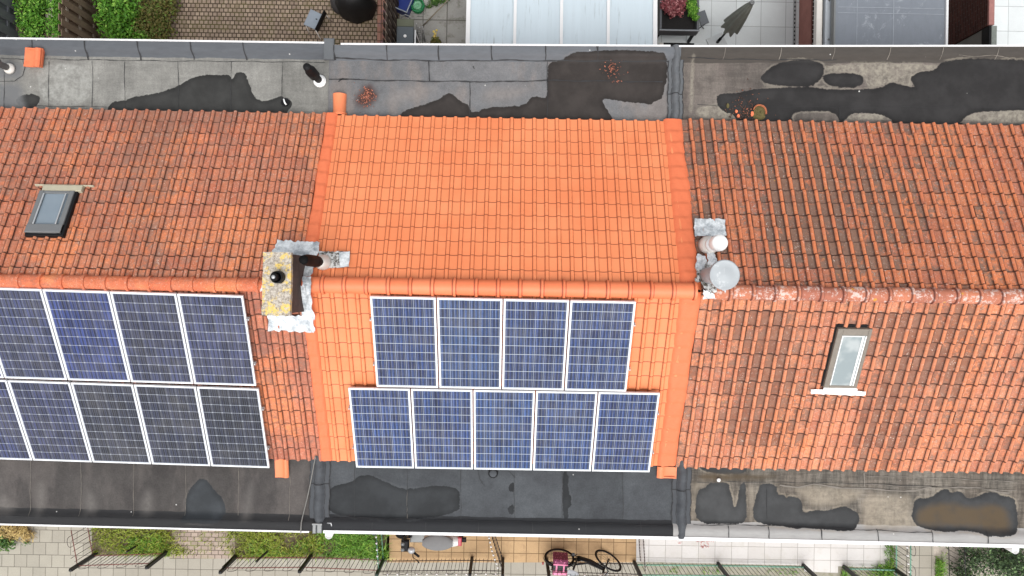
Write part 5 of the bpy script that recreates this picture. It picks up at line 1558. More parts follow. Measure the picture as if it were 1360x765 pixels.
# polycarbonate veranda roof
M_POLYC = (lambda n: n.done(n.mul(n.mix(n.m('MULTIPLY', n.step(n.noise(1.0, 5, 0.7, vec=n.scale(n.pos(), (26, 1.3, 1))), 0.56, 0.72), n.step(n.noise(1.6, 3), 0.35, 0.6)), S(192, 205, 212), S(142, 152, 154)), n.m('MULTIPLY_ADD', n.noise(1, 3, 0.5, vec=n.scale(n.pos(), (9, 0.5, 1))), 0.14, 0.93)), 0.3, 0, 0.5))(NT('polycarbonate'))
ZV = 2.75
tv = thing('veranda', 'veranda with a pale blue polycarbonate roof and white rafters', 'veranda', (at(745, 40, ZV).x, 6.0, 0))
xe = [at(px, 30, ZV).x for px in (621.5, 684, 746, 808.5, 871)]
ya_, yb_ = 4.02, 8.2
dz = lambda y: -0.07 * (y - 4.0)
for i in range(4):
    b = MB(); n_ = 10
    P = [[(xe[i] + 0.03 + (xe[i + 1] - xe[i] - 0.06) * j / 6, ya_ + (yb_ - ya_) * k / n_, ZV + dz(ya_ + (yb_ - ya_) * k / n_) + 0.004 * math.sin(j + i)) for j in range(7)] for k in range(n_ + 1)]
    b.grid(P); b.grid([[(x, y, z - 0.016) for x, y, z in r_][::-1] for r_ in P])
    b.build('roof_panel', M_POLYC, tv)
for i, x in enumerate(xe):
    wd = 0.085 if i in (0, 4) else 0.062
    b = MB(); b.bar((x, ya_, ZV + dz(ya_) + 0.0), (x, yb_, ZV + dz(yb_) + 0.0), wd, 0.10); b.build('rafter', M_TRIM, tv)
b = MB(); b.box((xe[0] - 0.05, yb_, ZV - 0.5), (xe[-1] + 0.05, yb_ + 0.12, ZV - 0.27), bevel=0.01); b.build('gutter', M_TRIM, tv)
for x in (xe[0], xe[2], xe[-1]):
    b = MB(); b.box((x - 0.05, yb_ - 0.11, 0), (x + 0.05, yb_ - 0.01, ZV - 0.45), bevel=0.005); b.build('post', M_TRIM, tv)

# garden extension with a grey felt roof
M_EXT = (lambda n: n.done(n.mix(n.m('MULTIPLY', n.m('MULTIPLY', n.step(n.noise(3.6, 7, 0.85, dist=1.6), 0.555, 0.62), n.step(n.noise(1.3, 2), 0.46, 0.58)), 0.55), n.mul(n.mix(n.noise(1.3, 5, 0.7), S(124, 130, 138), S(108, 114, 122)), n.m('MULTIPLY_ADD', n.noise(8, 5, 0.75, vec=n.scale(n.pos(), (1.5, 0.5, 1))), 0.3, 0.85)), S(170, 176, 182)), 0.75))(NT('extension_felt'))
ZE = 3.0
x0, x1 = at(1109, 30, ZE).x, at(1255, 30, ZE).x
te = thing('garden_extension', 'flat roofed extension with scratched blue grey felt at the back right', 'extension', ((x0 + x1) / 2, 6, 0))
b = MB(); b.box((7.24, 4.02, 0), (x1 - 0.1, 9.5, ZE - 0.12)); b.build('wall', M_BRICK, te)
b = MB(); b.box((x0, 4.02, ZE - 0.10), (x1, 9.6, ZE), bevel=0.012); b.build('felt_roof', M_EXT, te)
b = MB()
for (px, wd) in ((1186.5, 0.008), (1138, 0.006)):
    x = at(px, 30, ZE).x; b.box((x - wd, 4.1, ZE + 0.002), (x + wd, 9.5, ZE + 0.005))
for py in (10.5, 18):
    y = at(1180, py, ZE).y; b.box((x0 + 0.05, y - 0.006, ZE + 0.003), (x1 - 0.03, y + 0.006, ZE + 0.006))
b.build('felt_seam', plain('pale_seam', S(142, 148, 156), 0.8, var=0.3, sc=9), te)
b = MB(); b.box((x1 + 0.002, 4.02, ZE - 0.12), (x1 + 0.045, 9.6, ZE + 0.04)); b.build('roof_trim', M_TRIM, te)
b = MB(); b.box((x0 - 0.035, 4.02, ZE - 0.12), (x0 - 0.002, 9.6, ZE + 0.03)); b.build('edge_strip', M_GREY, te)

# white beams, slatted screen and brown screen beside the extension
xs_ = [at(p, 30, 2.75).x for p in (1084.5, 1092, 1095, 1103.5)]
t = thing('pergola_beam', 'white painted pergola beam beside the slatted screen', 'beam', (xs_[0], 6, 0))
b = MB(); b.box((xs_[0], 4.75, 2.6), (xs_[1], 9.4, 2.75), bevel=0.006); b.build('beam', M_OFFW, t)
for y in (9.1,):
    b = MB(); b.box((xs_[0], y, 0), (xs_[1], y + 0.1, 2.6)); b.build('post', M_OFFW, t)
b = MB(); b.bar((xs_[0] - 0.2, 4.4, 2.3), (xs_[1] + 0.1, 5.0, 2.68), 0.045, 0.045); b.build('brace', M_OFFW, t)
t = thing('gutter_box', 'pale grey box gutter running along the extension roof', 'gutter', (xs_[2], 6, 0))
b = MB(); b.box((xs_[2], 4.3, 2.66), (xs_[3], 9.5, 2.8), bevel=0.008); b.build('gutter_body', plain('zinc_grey', S(176, 182, 188), 0.5, 0.1, 0.1, 5), t)
b = MB()
for y in (4.45, 5.2, 6.0): b.lathe([(0.02, 0.0), (0.02, 0.012), (0.0, 0.014)], (((xs_[2] + xs_[3]) / 2), y, 2.8), 10)
b.build('bracket', M_GREY, t)
b = MB(); b.tube([((xs_[2] + xs_[3]) / 2, 9.3, 2.66), (7.2, 9.3, 2.2), (7.2, 9.3, 0.0)], 0.045, 10); b.build('downpipe', M_OFFW, t)
xb_ = at(1061, 30, 0.0).x
t = thing('garden_wall', 'low brown boarded wall right of the pale grey tiles', 'wall', (xb_, 6, 0))
b = MB(); b.box((xb_, 4.3, 0), (xb_ + 0.03, 9.4, 0.74), bevel=0.004)
b.build('boards', plain('brown_boards', S(150, 100, 90), 0.85, var=0.25, sc=5, dirt=S(124, 82, 74), dirt_amt=0.4), t)
b = MB(); b.box((xb_ - 0.004, 4.3, 0.742), (xb_ + 0.03, 9.4, 0.755)); b.build('coping', plain('brown_coping', S(128, 86, 78), 0.85, var=0.2, sc=6), t)
t = thing('slatted_screen', 'dark slatted grille with thin pale rungs beside the brown wall', 'grille', (xb_ + 0.1, 6, 0))
b = MB()
for i in range(46):
    y = 4.4 + i * 0.107; b.box((xb_ + 0.034, y, 0.735), (xb_ + 0.24, y + 0.016, 0.75))
b.build('slats', M_OFFW, t)
b = MB(); b.box((xb_ + 0.034, 4.3, 0), (xb_ + 0.26, 9.4, 0.62)); b.build('screen_body', M_BLACK, t)
b = MB(); b.box((xb_ + 0.242, 4.3, 0.7), (xb_ + 0.26, 9.4, 0.76)); b.build('screen_frame', M_OFFW, t)
# perforated drain channel in the tiles
g0_, g1_ = at(1054.5, 70, 0.01), at(1054.5, -30, 0.01)
t = thing('drain_channel', 'narrow slotted drain channel set in the pale grey tiles', 'drain', (g0_.x, g0_.y, 0))
b = MB(); b.box((g0_.x - 0.035, 4.6, 0.004), (g0_.x + 0.035, 9.5, 0.014)); b.build('channel', plain('drain_steel', S(168, 172, 172), 0.6, 0.3, 0.1), t)
b = MB()
for i in range(46): b.box((g0_.x - 0.012, 4.7 + i * 0.1, 0.016), (g0_.x + 0.018, 4.745 + i * 0.1, 0.018))
b.build('slots', M_BLACK, t)

# brick wall right of the extension and its grey end post
xw = at(1317, 15, 2.05).x
t = thing('brick_garden_wall', 'tall dark red brick wall between the extension and the pale tiles at right', 'wall', (xw, 6, 0))
yw = at(1318, 33, 2.05).y
b = MB(); b.box((xw - 0.055, yw, 0), (xw + 0.055, 9.4, 2.0)); b.build('wall_body', brickwork('dark_red_brick', S(82, 46, 40), S(62, 34, 32), S(84, 72, 66), axis='Y'), t)
b = MB(); b.box((xw - 0.06, yw, 2.002), (xw + 0.06, 9.4, 2.06), bevel=0.006); b.build('coping', plain('pink_coping', S(160, 112, 106), 0.85, var=0.3, sc=14), t)
t = thing('gate_panel', 'grey green panel with a weathered post at the end of the brick wall', 'gate', (xw, 5.2, 0))
b = MB(); b.box((xw - 0.03, 4.5, 0.0), (xw - 0.005, yw - 0.02, 1.8)); b.build('panel', plain('grey_green', S(120, 124, 120), 0.8, var=0.15), t)
b = MB(); b.box((xw + 0.0, 4.5, 0), (xw + 0.12, yw - 0.02, 2.06), bevel=0.01); b.build('post', plain('weathered_post', S(126, 132, 126), 0.9, var=0.4, sc=16), t)
b = MB(); b.box((xw - 0.05, 4.5, 1.8), (xw - 0.004, yw - 0.02, 2.06)); b.build('top_rail', M_BLACK, t)
flat('dark_yard', [(at(1240, 40, 0).x, 4.3), (xw - 0.06, 4.3), (xw - 0.06, 9.5), (at(1240, 40, 0).x, 9.5)], plain('yard_floor', S(104, 104, 100), 0.9, var=0.2), 0.008, world=True)

# folding chair on the block terrace
g = at(416, 26, 0.44)
t = thing('garden_chair', 'grey folding garden chair standing on the block terrace', 'chair', (g.x, g.y, 0), R(-24))
M_SEAT = plain('grey_seat', S(138, 148, 158), 0.6, var=0.12, sc=10)
b = MB(); b.box((-0.16, -0.20, 0.42), (0.16, 0.20, 0.45), bevel=0.012); b.build('seat', M_SEAT, t, local=True)
b = MB(); b.box((-0.02, -0.004, -0.002), (0.02, 0.02, 0.002), Matrix.Translation((0.07, 0.03, 0.453))); b.build('seat_slot', M_BLACK, t, local=True)
b = MB(); b.box((0.19, -0.22, 0.42), (0.225, 0.27, 0.62), bevel=0.012); b.build('backrest', M_BLACK, t, local=True)
for (a, c) in (((-0.13, -0.17, 0.42), (-0.05, -0.30, 0.0)), ((-0.13, 0.17, 0.42), (-0.13, 0.20, 0.0)), ((0.19, -0.22, 0.5), (0.30, -0.34, 0.0)), ((0.19, 0.24, 0.5), (0.28, 0.22, 0.0))):
    b = MB(); b.tube([a, c], 0.013, 8); b.build('leg', M_OFFW, t, local=True)

# covered barbecue
g = at(470, 0, 0.6)
t = thing('covered_barbecue', 'black fabric cover draped over a barbecue at the top edge', 'barbecue', (g.x, g.y, 0))
M_COVER = plain('black_cover', S(22, 22, 23), 0.7, var=0.3, sc=7)
b = MB(); P = []
for i in range(13):
    f_ = i / 12; z = 0.08 + 0.92 * math.sin(f_ * math.pi / 2)
    k = math.cos(f_ * math.pi / 2) ** 0.55 if f_ < 1 else 0.0
    P.append([(0.46 * k * math.cos(a) * (1 + 0.05 * math.sin(5 * a + i)) - 0.02, 0.36 * k * math.sin(a) * (1 + 0.05 * math.sin(7 * a)), z + 0.02 * math.sin(4 * a)) for a in np.linspace(0, 2 * math.pi, 29)])
b.grid(P); b.build('cover', M_COVER, t, local=True)
b = MB()
P = []
for i in range(9):
    f_ = i / 8; k = (1 - f_ ** 2) ** 0.5 if f_ < 1 else 0
    P.append([(-0.38 + 0.24 * k * math.cos(a), 0.08 + 0.32 * k * math.sin(a), 0.3 + 0.3 * f_) for a in np.linspace(0, 2 * math.pi, 25)])
b.grid(P); b.build('side_cover', plain('dark_cover', S(52, 50, 50), 0.7, var=0.2), t, local=True)
b = MB()
for x in (-0.3, 0.3):
    for y in (-0.22, 0.22): b.box((x - 0.025, y - 0.025, 0), (x + 0.025, y + 0.025, 0.3))
b.build_each('leg', M_BLACK, t, local=True)
b = MB(); b.tube([(0.30, 0.10, 0.9), (0.32, 0.32, 1.0)], 0.018, 8); b.build('handle', M_SILVER, t, local=True)

# blue crate, hose, bin and odds and ends
g = at(536, -1, 0.35)
t = thing('blue_crate', 'dark blue plastic crate with a grey rim beside the plank fence', 'crate', (g.x, g.y, 0), R(-22))
b = MB(); h_ = 0.36; a_, c_ = 0.19, 0.26
for (lo, hi) in (((-a_, -c_, 0.02), (a_, c_, 0.04)), ((-a_, -c_, 0.02), (-a_ + 0.012, c_, h_)), ((a_ - 0.012, -c_, 0.02), (a_, c_, h_)), ((-a_, -c_, 0.02), (a_, -c_ + 0.012, h_)), ((-a_, c_ - 0.012, 0.02), (a_, c_, h_))): b.box(lo, hi)
b.build('crate_body', plain('blue_plastic', S(34, 58, 140), 0.4, var=0.15, sc=9), t, local=True)
b = MB()
for (lo, hi) in (((-a_ - 0.015, -c_ - 0.015, h_), (a_ + 0.015, -c_ + 0.012, h_ + 0.02)), ((-a_ - 0.015, c_ - 0.012, h_), (a_ + 0.015, c_ + 0.015, h_ + 0.02)), ((-a_ - 0.015, -c_ + 0.012, h_), (-a_ + 0.012, c_ - 0.012, h_ + 0.02)), ((a_ - 0.012, -c_ + 0.012, h_), (a_ + 0.015, c_ - 0.012, h_ + 0.02))): b.box(lo, hi, bevel=0.004)
b.build('rim', plain('grey_rim', S(150, 158, 166), 0.5), t, local=True)
g = at(554.5, 7, 0.15)
t = thing('garden_hose', 'coiled green garden hose with a pale core on the concrete slabs', 'hose', (g.x, g.y, 0))
b = MB(); pts = []; rr_ = []
for i in range(170):
    a = i * 0.30; k = i / 170
    pts.append(((0.135 + 0.008 * math.sin(a * 0.37)) * math.cos(a) * (1 + 0.12 * ((i // 21) % 2)), 0.145 * math.sin(a) * (1 + 0.12 * ((i // 21) % 2)), 0.03 + 0.17 * k)); rr_.append(0.014)
b.tube(pts, rr_, 7); b.build('hose_coil', plain('green_hose', S(30, 128, 74), 0.45, var=0.2, sc=9), t, local=True)
b = MB(); b.lathe([(0.11, 0.0), (0.11, 0.17), (0.085, 0.185), (0.035, 0.19), (0.03, 0.12), (0.0, 0.12)], (0, 0, 0), 24); b.build('reel_core', plain('reel_core', S(112, 168, 130), 0.5), t, local=True)
b = MB(); b.tube([(0.16, -0.02, 0.016), (0.19, -0.12, 0.014), (0.10, -0.21, 0.013), (-0.02, -0.22, 0.013)], 0.008, 6); b.build('hose_end', plain('hose_end', S(150, 156, 150), 0.5), t, local=True)
g = at(538, 42, 1.0)
t = thing('wheeled_bin', 'dark grey wheeled bin with an olive lid edge and a round white sticker', 'bin', (g.x, g.y, 0))
hw = 0.195
b = MB(); b.box((-hw + 0.02, -0.36, 0.08), (hw - 0.02, 0.14, 0.96), bevel=0.02); b.build('bin_body', M_DGREY, t, local=True)
b = MB(); b.box((-hw, -0.40, 0.962), (hw, 0.12, 1.0), bevel=0.012); b.build('lid', plain('bin_lid', S(76, 84, 90), 0.5, var=0.1), t, local=True)
b = MB(); b.box((-hw, 0.123, 0.955), (hw, 0.30, 0.99), bevel=0.01); b.build('lid_hinge', plain('olive_edge', S(92, 96, 78), 0.6, var=0.2), t, local=True)
b = MB(); b.lathe([(0.036, 1.001), (0.036, 1.004), (0.0, 1.0045)], (0.0, -0.10, 0), 20); b.build('sticker', M_WHITE, t, local=True)
b = MB(); b.tube([(-0.10, 0.28, 0.95), (-0.09, 0.36, 0.97), (0.0, 0.40, 0.98), (0.09, 0.36, 0.97), (0.10, 0.28, 0.95)], 0.012, 8); b.build('handle', M_GREY, t, local=True)
for x in (-0.15, 0.15):
    b = MB(); b.lathe([(0.1, -0.025), (0.1, 0.025)], (0, 0, 0), 16, Matrix.Rotation(R(90), 4, 'Y')); o = b.build('wheel', M_BLACK, t, local=True); o.location = (x, 0.2, 0.1)
g = at(551.5, 40, 1.5); g2 = at(551.5, 62, 1.5)
b = MB(); b.tube([(g.x, g.y, 1.5), (g2.x, g2.y - 0.6, 1.5)], 0.016, 8); b.tube([(g.x, g.y - 0.02, 1.5), (g.x, g.y - 0.02, 0)], 0.014, 8)
tag(b.build('washing_line_bar', M_TRIM, None), 'white metal bar reaching out beside the grey bin', 'bar')
t = thing('folded_clothes_rack', 'folded grey metal rack leaning near the white bar', 'rack', (at(561, 46, 0.5).x, at(561, 46, 0.5).y, 0))
for (p, q, r_) in (((557, 36), (564, 55), 0.012), ((561, 35), (565, 55), 0.012), ((553, 31), (557, 55), 0.010)):
    b = MB(); b.tube([at(*p, 0.75), at(*q, 0.2)], r_, 7); b.build('bar', M_SILVER, t)
b = MB()
for k in range(6): b.tube([at(554 + 0.4 * k, 37 + 3 * k, 0.72 - 0.09 * k), at(563 + 0.3 * k, 37 + 3 * k, 0.72 - 0.09 * k)], 0.006, 5)
b.build_each('rung', M_GREY, t)
b = MB(); b.tube([at(561, 35, 0.03), at(597, -2, 0.5)], 0.016, 8)
tag(b.build('wooden_pole', plain('pole_wood', S(140, 132, 114), 0.8, var=0.2), None), 'thin bare wooden pole lying across the concrete slabs', 'pole')
shrub('garden_shrub', 'small weed patch on the concrete slabs near the veranda', 'plant', [(577, 1, 0.12, 0.16, 0.14, 0.12), (570, 8, 0.06, 0.1, 0.06, 0.06), (588, -3, 0.12, 0.2, 0.14, 0.12)], M_IVYD, 900, 0.022, 31, stems=False)
g = at(579, 58, 0.25)
t = thing('flower_pot', 'brown flower pot with a drooping yellow flower by the roof edge', 'flower pot', (g.x, g.y, 0))
b = MB(); b.lathe([(0.10, 0.0), (0.13, 0.22), (0.14, 0.25), (0.12, 0.25), (0.11, 0.2), (0.0, 0.19)], (0, 0, 0), 20); b.build('pot', plain('brown_pot', S(96, 62, 48), 0.7), t, local=True)
leaves('foliage', M_OLIVE, [(g.x, g.y + 0.05, 0.33, 0.12, 0.12, 0.1)], 260, 0.024, 33, t)
b = MB()
for (dx, dy, z) in ((-0.03, 0.20, 0.5), (0.0, 0.16, 0.48), (-0.02, 0.10, 0.47), (0.04, 0.22, 0.52), (-0.01, 0.12, 0.45)):
    b.lathe([(0.0, 0.0), (0.026, 0.006), (0.03, 0.018), (0.012, 0.026), (0.0, 0.027)], (dx, dy, z), 10); b.tube([(0, 0.03, 0.26), (dx * 0.6, dy * 0.6, z * 0.9), (dx, dy, z)], 0.004, 5)
b.build('flower', plain('yellow_flower', S(224, 200, 110), 0.7), t, local=True)

# raised planter table with two plants
ga = at(876, 41, 0.85); gb_ = at(929, -12, 0.85)
t = thing('planter_table', 'dark grey raised planter table beside the veranda', 'planter', (ga.x, ga.y, 0))
W_, D_ = gb_.x - ga.x, gb_.y - ga.y
M_PLT = plain('planter_grey', S(92, 94, 98), 0.6, var=0.12)
b = MB()
for (lo, hi) in (((0, 0, 0.55), (W_, 0.05, 0.85)), ((0, D_ - 0.05, 0.55), (W_, D_, 0.85)), ((0, 0.05, 0.55), (0.05, D_ - 0.05, 0.85)), ((W_ - 0.05, 0.05, 0.55), (W_, D_ - 0.05, 0.85)), ((0.05, 0.05, 0.55), (W_ - 0.05, D_ - 0.05, 0.6))): b.box(lo, hi, bevel=0.006)
b.build('trough', M_PLT, t, local=True)
b = MB(); b.box((0.055, 0.055, 0.61), (W_ - 0.055, D_ - 0.055, 0.66)); b.build('soil', plain('wet_soil', S(34, 32, 32), 0.95, var=0.5, sc=24), t, local=True)
b = MB(); b.box((-0.01, 0.0, 0.852), (W_ + 0.01, 0.028, 0.88), bevel=0.004); b.build('rim', plain('rim_grey', S(134, 138, 142), 0.5), t, local=True)
for x, y in ((0.04, 0.04), (W_ - 0.06, 0.04), (0.04, D_ - 0.06), (W_ - 0.06, D_ - 0.06)):
    b = MB(); b.bar((x, y, 0.55), (x + (0.02 if x > 0.2 else -0.02), y - 0.0, 0.0), 0.06, 0.06); b.build('leg', M_BLACK, t, local=True)
shrub('red_plant', 'dusty red leafy plant in the raised planter table', 'plant', [(896, 10, 0.95, 0.26, 0.22, 0.18), (886, 5, 0.95, 0.17, 0.18, 0.14), (905, 2, 0.95, 0.14, 0.16, 0.14), (895, -8, 0.95, 0.2, 0.18, 0.16)], M_REDL, 2200, 0.028, 41, stems=False)
shrub('green_plant', 'bright green leafy plant with pale flowers in the raised planter table', 'plant', [(921, 14, 0.92, 0.13, 0.17, 0.14), (918, 5, 0.95, 0.12, 0.14, 0.12), (924, 24, 0.86, 0.09, 0.08, 0.08)], M_IVY, 1300, 0.022, 42, stems=False)
# grey folding seat by the planter
g = at(933, 24, 0.4)
t = thing('folding_stool', 'grey metal folding stool half hidden behind the planter table', 'stool', (g.x, g.y, 0), R(20))
b = MB(); b.box((-0.10, -0.16, 0.40), (0.11, 0.16, 0.425), bevel=0.008); b.build('seat', plain('stool_grey', S(96, 100, 104), 0.5), t, local=True)
for (a, c) in (((-0.09, -0.15, 0.4), (0.09, -0.15, 0)), ((0.09, -0.13, 0.4), (-0.09, -0.13, 0)), ((-0.09, 0.15, 0.4), (0.09, 0.15, 0)), ((0.09, 0.13, 0.4), (-0.09, 0.13, 0))):
    b = MB(); b.tube([a, c], 0.012, 6); b.build('leg', M_DGREY, t, local=True)
# black bench under the planter
g = at(905, 56, 0.4)
t = thing('garden_bench', 'low black garden bench partly hidden under the felt roof edge', 'bench', (g.x, g.y, 0))
b = MB(); b.box((-0.42, -0.36, 0.38), (0.30, -0.02, 0.42), bevel=0.01); b.build('seat', M_BLACK, t, local=True)
for x in (-0.38, 0.25):
    b = MB(); b.box((x - 0.02, -0.32, 0), (x + 0.03, -0.26, 0.38)); b.build('leg', M_BLACK, t, local=True)
g = at(879, 58, 0.6)
b = MB(); b.lathe([(0.0, 0.0), (0.04, 0.0), (0.055, 0.02), (0.06, 0.05), (0.05, 0.09), (0.025, 0.11), (0.0, 0.115)], (g.x, g.y, 0.45), 16); b.lathe([(0.012, 0), (0.012, 0.45)], (g.x, g.y, 0), 8)
tag(b.build('globe_lamp', M_OFFW, None), 'small white globe lamp at the corner of the veranda', 'lamp')

# closed parasol
g = at(952, 57, 0.0)
t = thing('parasol', 'closed dark grey parasol standing in a pale slab foot', 'parasol', (g.x, g.y, 0))
top = Vector((0.06, 0.05, 2.45))
b = MB(); b.tube([(0, 0, 0), top], 0.024, 10); b.build('pole', M_BLACK, t, local=True)
b = MB(); P = []
M_FAB = plain('parasol_fabric', S(124, 128, 120), 0.85, var=0.25, sc=7)
nA = 49
for i in range(13):
    f_ = i / 12; z = 2.42 - 1.35 * f_
    row = []
    for j in range(nA):
        a = 2 * math.pi * j / (nA - 1)
        fold = 0.5 + 0.5 * math.cos(8 * a)
        r_ = (0.03 + 0.19 * f_ ** 0.7) * (0.70 + 0.30 * fold) + 0.01
        row.append((top.x * z / 2.45 + r_ * math.cos(a), top.y * z / 2.45 + r_ * math.sin(a), z - 0.05 * f_ * (1 - fold) * -1 - (0.03 * fold if i == 12 else 0)))
    P.append(row)
b.grid(P, smooth=True); b.build('canopy', M_FAB, t, local=True)
b = MB(); b.lathe([(0.05, -0.04), (0.056, 0.0), (0.05, 0.03), (0.03, 0.05), (0.028, 0.02), (0.0, 0.02)], (top.x, top.y, 2.44), 18); b.build('finial', M_GREY, t, local=True)
b = MB(); b.box((-0.22, -0.2, 0.0), (0.20, 0.18, 0.06), Matrix.Rotation(R(25), 4, 'Z'), bevel=0.01); b.build('foot_slab', plain('foot_slab', S(196, 200, 200), 0.85, var=0.15), t, local=True)
b = MB(); b.lathe([(0.035, 0.06), (0.035, 0.32)], (0, 0, 0), 12); b.build('foot_tube', M_BLACK, t, local=True)

# ------------------------------------------------------------------ street side: wire fences
M_POST = plain('black_post', S(30, 30, 30), 0.6, var=0.2)
M_POSTG = plain('green_post', S(40, 62, 52), 0.6, var=0.2)
M_WIRE = plain('fence_wire', S(52, 40, 38), 0.6, var=0.2)
M_WIRER = plain('rusty_rail', S(124, 74, 68), 0.8, var=0.3)
M_WIREG = plain('green_rail', S(112, 160, 138), 0.5, var=0.2)


def wire_fence(label, pts, h, posts, mp, mw, mr, hoops=True, step=0.105, group='wire fences along the street gardens', rail_r=0.011, post_w=0.07):
    """pts: picture points on the ground, posts: which of them carry a post"""
    W3 = [at(x, y, 0) for x, y in pts]
    t = thing('wire_fence', label, 'fence', tuple(W3[0]), 0, group)
    for p, has in zip(W3, posts):
        if not has: continue
        b = MB(); b.box((p.x - post_w / 2, p.y - post_w / 2, 0), (p.x + post_w / 2, p.y + post_w / 2, h), bevel=0.006)
        b.lathe([(post_w * 0.55, h), (post_w * 0.5, h + 0.012), (0.0, h + 0.018)], (p.x, p.y, 0), 10)
        b.build('post', mp, t)
    for a, c in zip(W3[:-1], W3[1:]):
        L = (c - a).length; d = (c - a) / L
        n = max(2, int(L / step))
        b = MB()
        hh = h - 0.06
        for i in range(1, n):
            p = a + d * (L * i / n)
            k = (i - 1) % 4
            top = hh - 0.14 if (hoops and k in (1, 3)) else hh - 0.03
            if hoops and k == 0 and i + 2 < n:
                q = a + d * (L * (i + 2) / n)
                r_ = (q - p).length / 2; mid = (p + q) / 2
                arc = [mid + d * (-r_ * math.cos(x)) + Vector((0, 0, hh - 0.10 + 0.10 * math.sin(x))) for x in np.linspace(0, math.pi, 9)]
                b.tube([p + Vector((0, 0, 0.04))] + arc + [q + Vector((0, 0, 0.04))], 0.0055, 5)
            elif hoops and k == 2 and i >= 3:
                continue
            else:
                b.tube([p + Vector((0, 0, 0.04)), p + Vector((0, 0, top))], 0.0055, 5)
        b.build('wire_panel', mw, t)
        b = MB()
        for z in (0.16, hh - 0.22):
            b.tube([a + Vector((0, 0, z)), c + Vector((0, 0, z))], rail_r, 6)
        b.build_each('rail', mr, t)
    return t


HF = 1.08
wire_fence('black posted hoop wire fence around the flower bed at lower left', [(120, 690), (128, 735), (223, 732)], HF, (0, 1, 1), M_POST, M_WIRE, M_WIRER)
wire_fence('hoop wire fence along the front of the lawn with two black posts', [(315, 738), (414, 737), (510, 741)], HF, (1, 1, 0), M_POST, M_WIRE, M_WIRER)
wire_fence('wire side fence between the lawn and the yellow slabs', [(507, 690), (510.5, 741)], HF, (1, 1), M_POSTG, M_WIRE, M_WIREG, False)
wire_fence('hoop wire fence along the yellow slabs in front of the scooter', [(512, 742), (627, 741), (668, 742)], HF, (0, 1, 1), M_POST, M_WIRE, M_WIRE, True, 0.088)
wire_fence('wire side fence right of the scooter', [(652, 690), (668, 741)], HF, (1, 0), M_POST, M_WIRE, M_WIRE, False, 0.08)
wire_fence('plain wire fence the bicycle leans against', [(726, 743), (842, 746)], HF, (1, 1), M_POST, M_WIRE, M_WIRE, False, 0.10)
wire_fence('white side fence at the left end of the white slabs', [(846, 690), (849, 742)], HF, (1, 0), M_POST, plain('white_wire', S(210, 208, 204), 0.5), M_WIRE, False, 0.07)
wire_fence('green railed wire fence in front of the white slabs', [(845, 747), (953, 748), (1066, 750)], HF, (0, 1, 1), M_POST, M_WIRE, M_WIREG, False, 0.10, rail_r=0.02)
wire_fence('green railed wire fence in front of the weeds at right', [(1120, 752), (1186, 754)], HF, (1, 1), M_POST, M_WIRE, M_WIREG, False, 0.10, rail_r=0.02)
wire_fence('hooped green wire side fence between the weeds and the slab path', [(1186, 700), (1186, 754), (1186, 800)], HF, (1, 0, 1), M_POSTG, M_WIRE, M_WIREG, True, 0.11, rail_r=0.018)
wire_fence('black barred side fence in front of the hedge bush', [(1254, 700), (1256, 760), (1257, 800)], HF, (1, 0, 1), M_POST, M_POST, M_POST, False, 0.11)
# loose gate stays
for (a, c, z, lab) in (((183, 724), (168, 733), 0.5, 'thick black stay leaning inside the flower bed fence'), ((312, 737), (296, 753), 0.9, 'thin black stay beside the first post of the lawn fence'), ((358, 730), (340, 746), 0.8, 'black iron bar leaning over the lawn fence')):
    p = at(*a, 0.0); q = at(*c, z)
    b = MB(); b.bar(p, q, 0.035, 0.035)
    tag(b.build('iron_stay', M_POST, None), lab, 'iron bar')


# strings of white bulbs on the fences
def bulbs(label, px, z, n):
    W3 = [at(x, y, z) for x, y in px]
    t = thing('string_light', label, 'string lights', tuple(W3[0]), 0, 'strings of white bulbs on the wire fences')
    b = MB(); b.tube(W3, 0.004, 5); b.build('cord', M_POSTG, t)
    L = [0]
    for a, c in zip(W3[:-1], W3[1:]): L.append(L[-1] + (c - a).length)
    for i in range(n):
        s_ = L[-1] * (i + 0.5) / n; k = max(j for j in range(len(L) - 1) if L[j] <= s_)
        p = W3[k] + (W3[k + 1] - W3[k]) * ((s_ - L[k]) / (L[k + 1] - L[k]))
        b = MB(); b.lathe([(0.0, -0.035), (0.018, -0.028), (0.026, -0.008), (0.02, 0.012), (0.010, 0.03), (0.0, 0.032)], (p.x, p.y, p.z - 0.01), 9); b.build('bulb', M_WHITE, t)
    return t


bulbs('string of white bulbs along the side fence of the lawn', [(499, 709), (500, 724), (501, 737), (501, 752)], 0.95, 5)
bulbs('string of white bulbs along the fence in front of the scooter', [(508, 763), (560, 762.5), (612, 763), (665, 762)], 1.0, 12)
bulbs('string of white bulbs along the side fence right of the scooter', [(649, 712), (654, 734), (662, 757)], 0.95, 8)
bulbs('string of white bulbs along the hooped fence by the slab path', [(1205, 722), (1206, 740), (1208, 765)], 0.9, 4)
bulbs('string of white bulbs low on the fence the bicycle leans against', [(745, 764), (800, 765), (850, 766)], 0.98, 5)


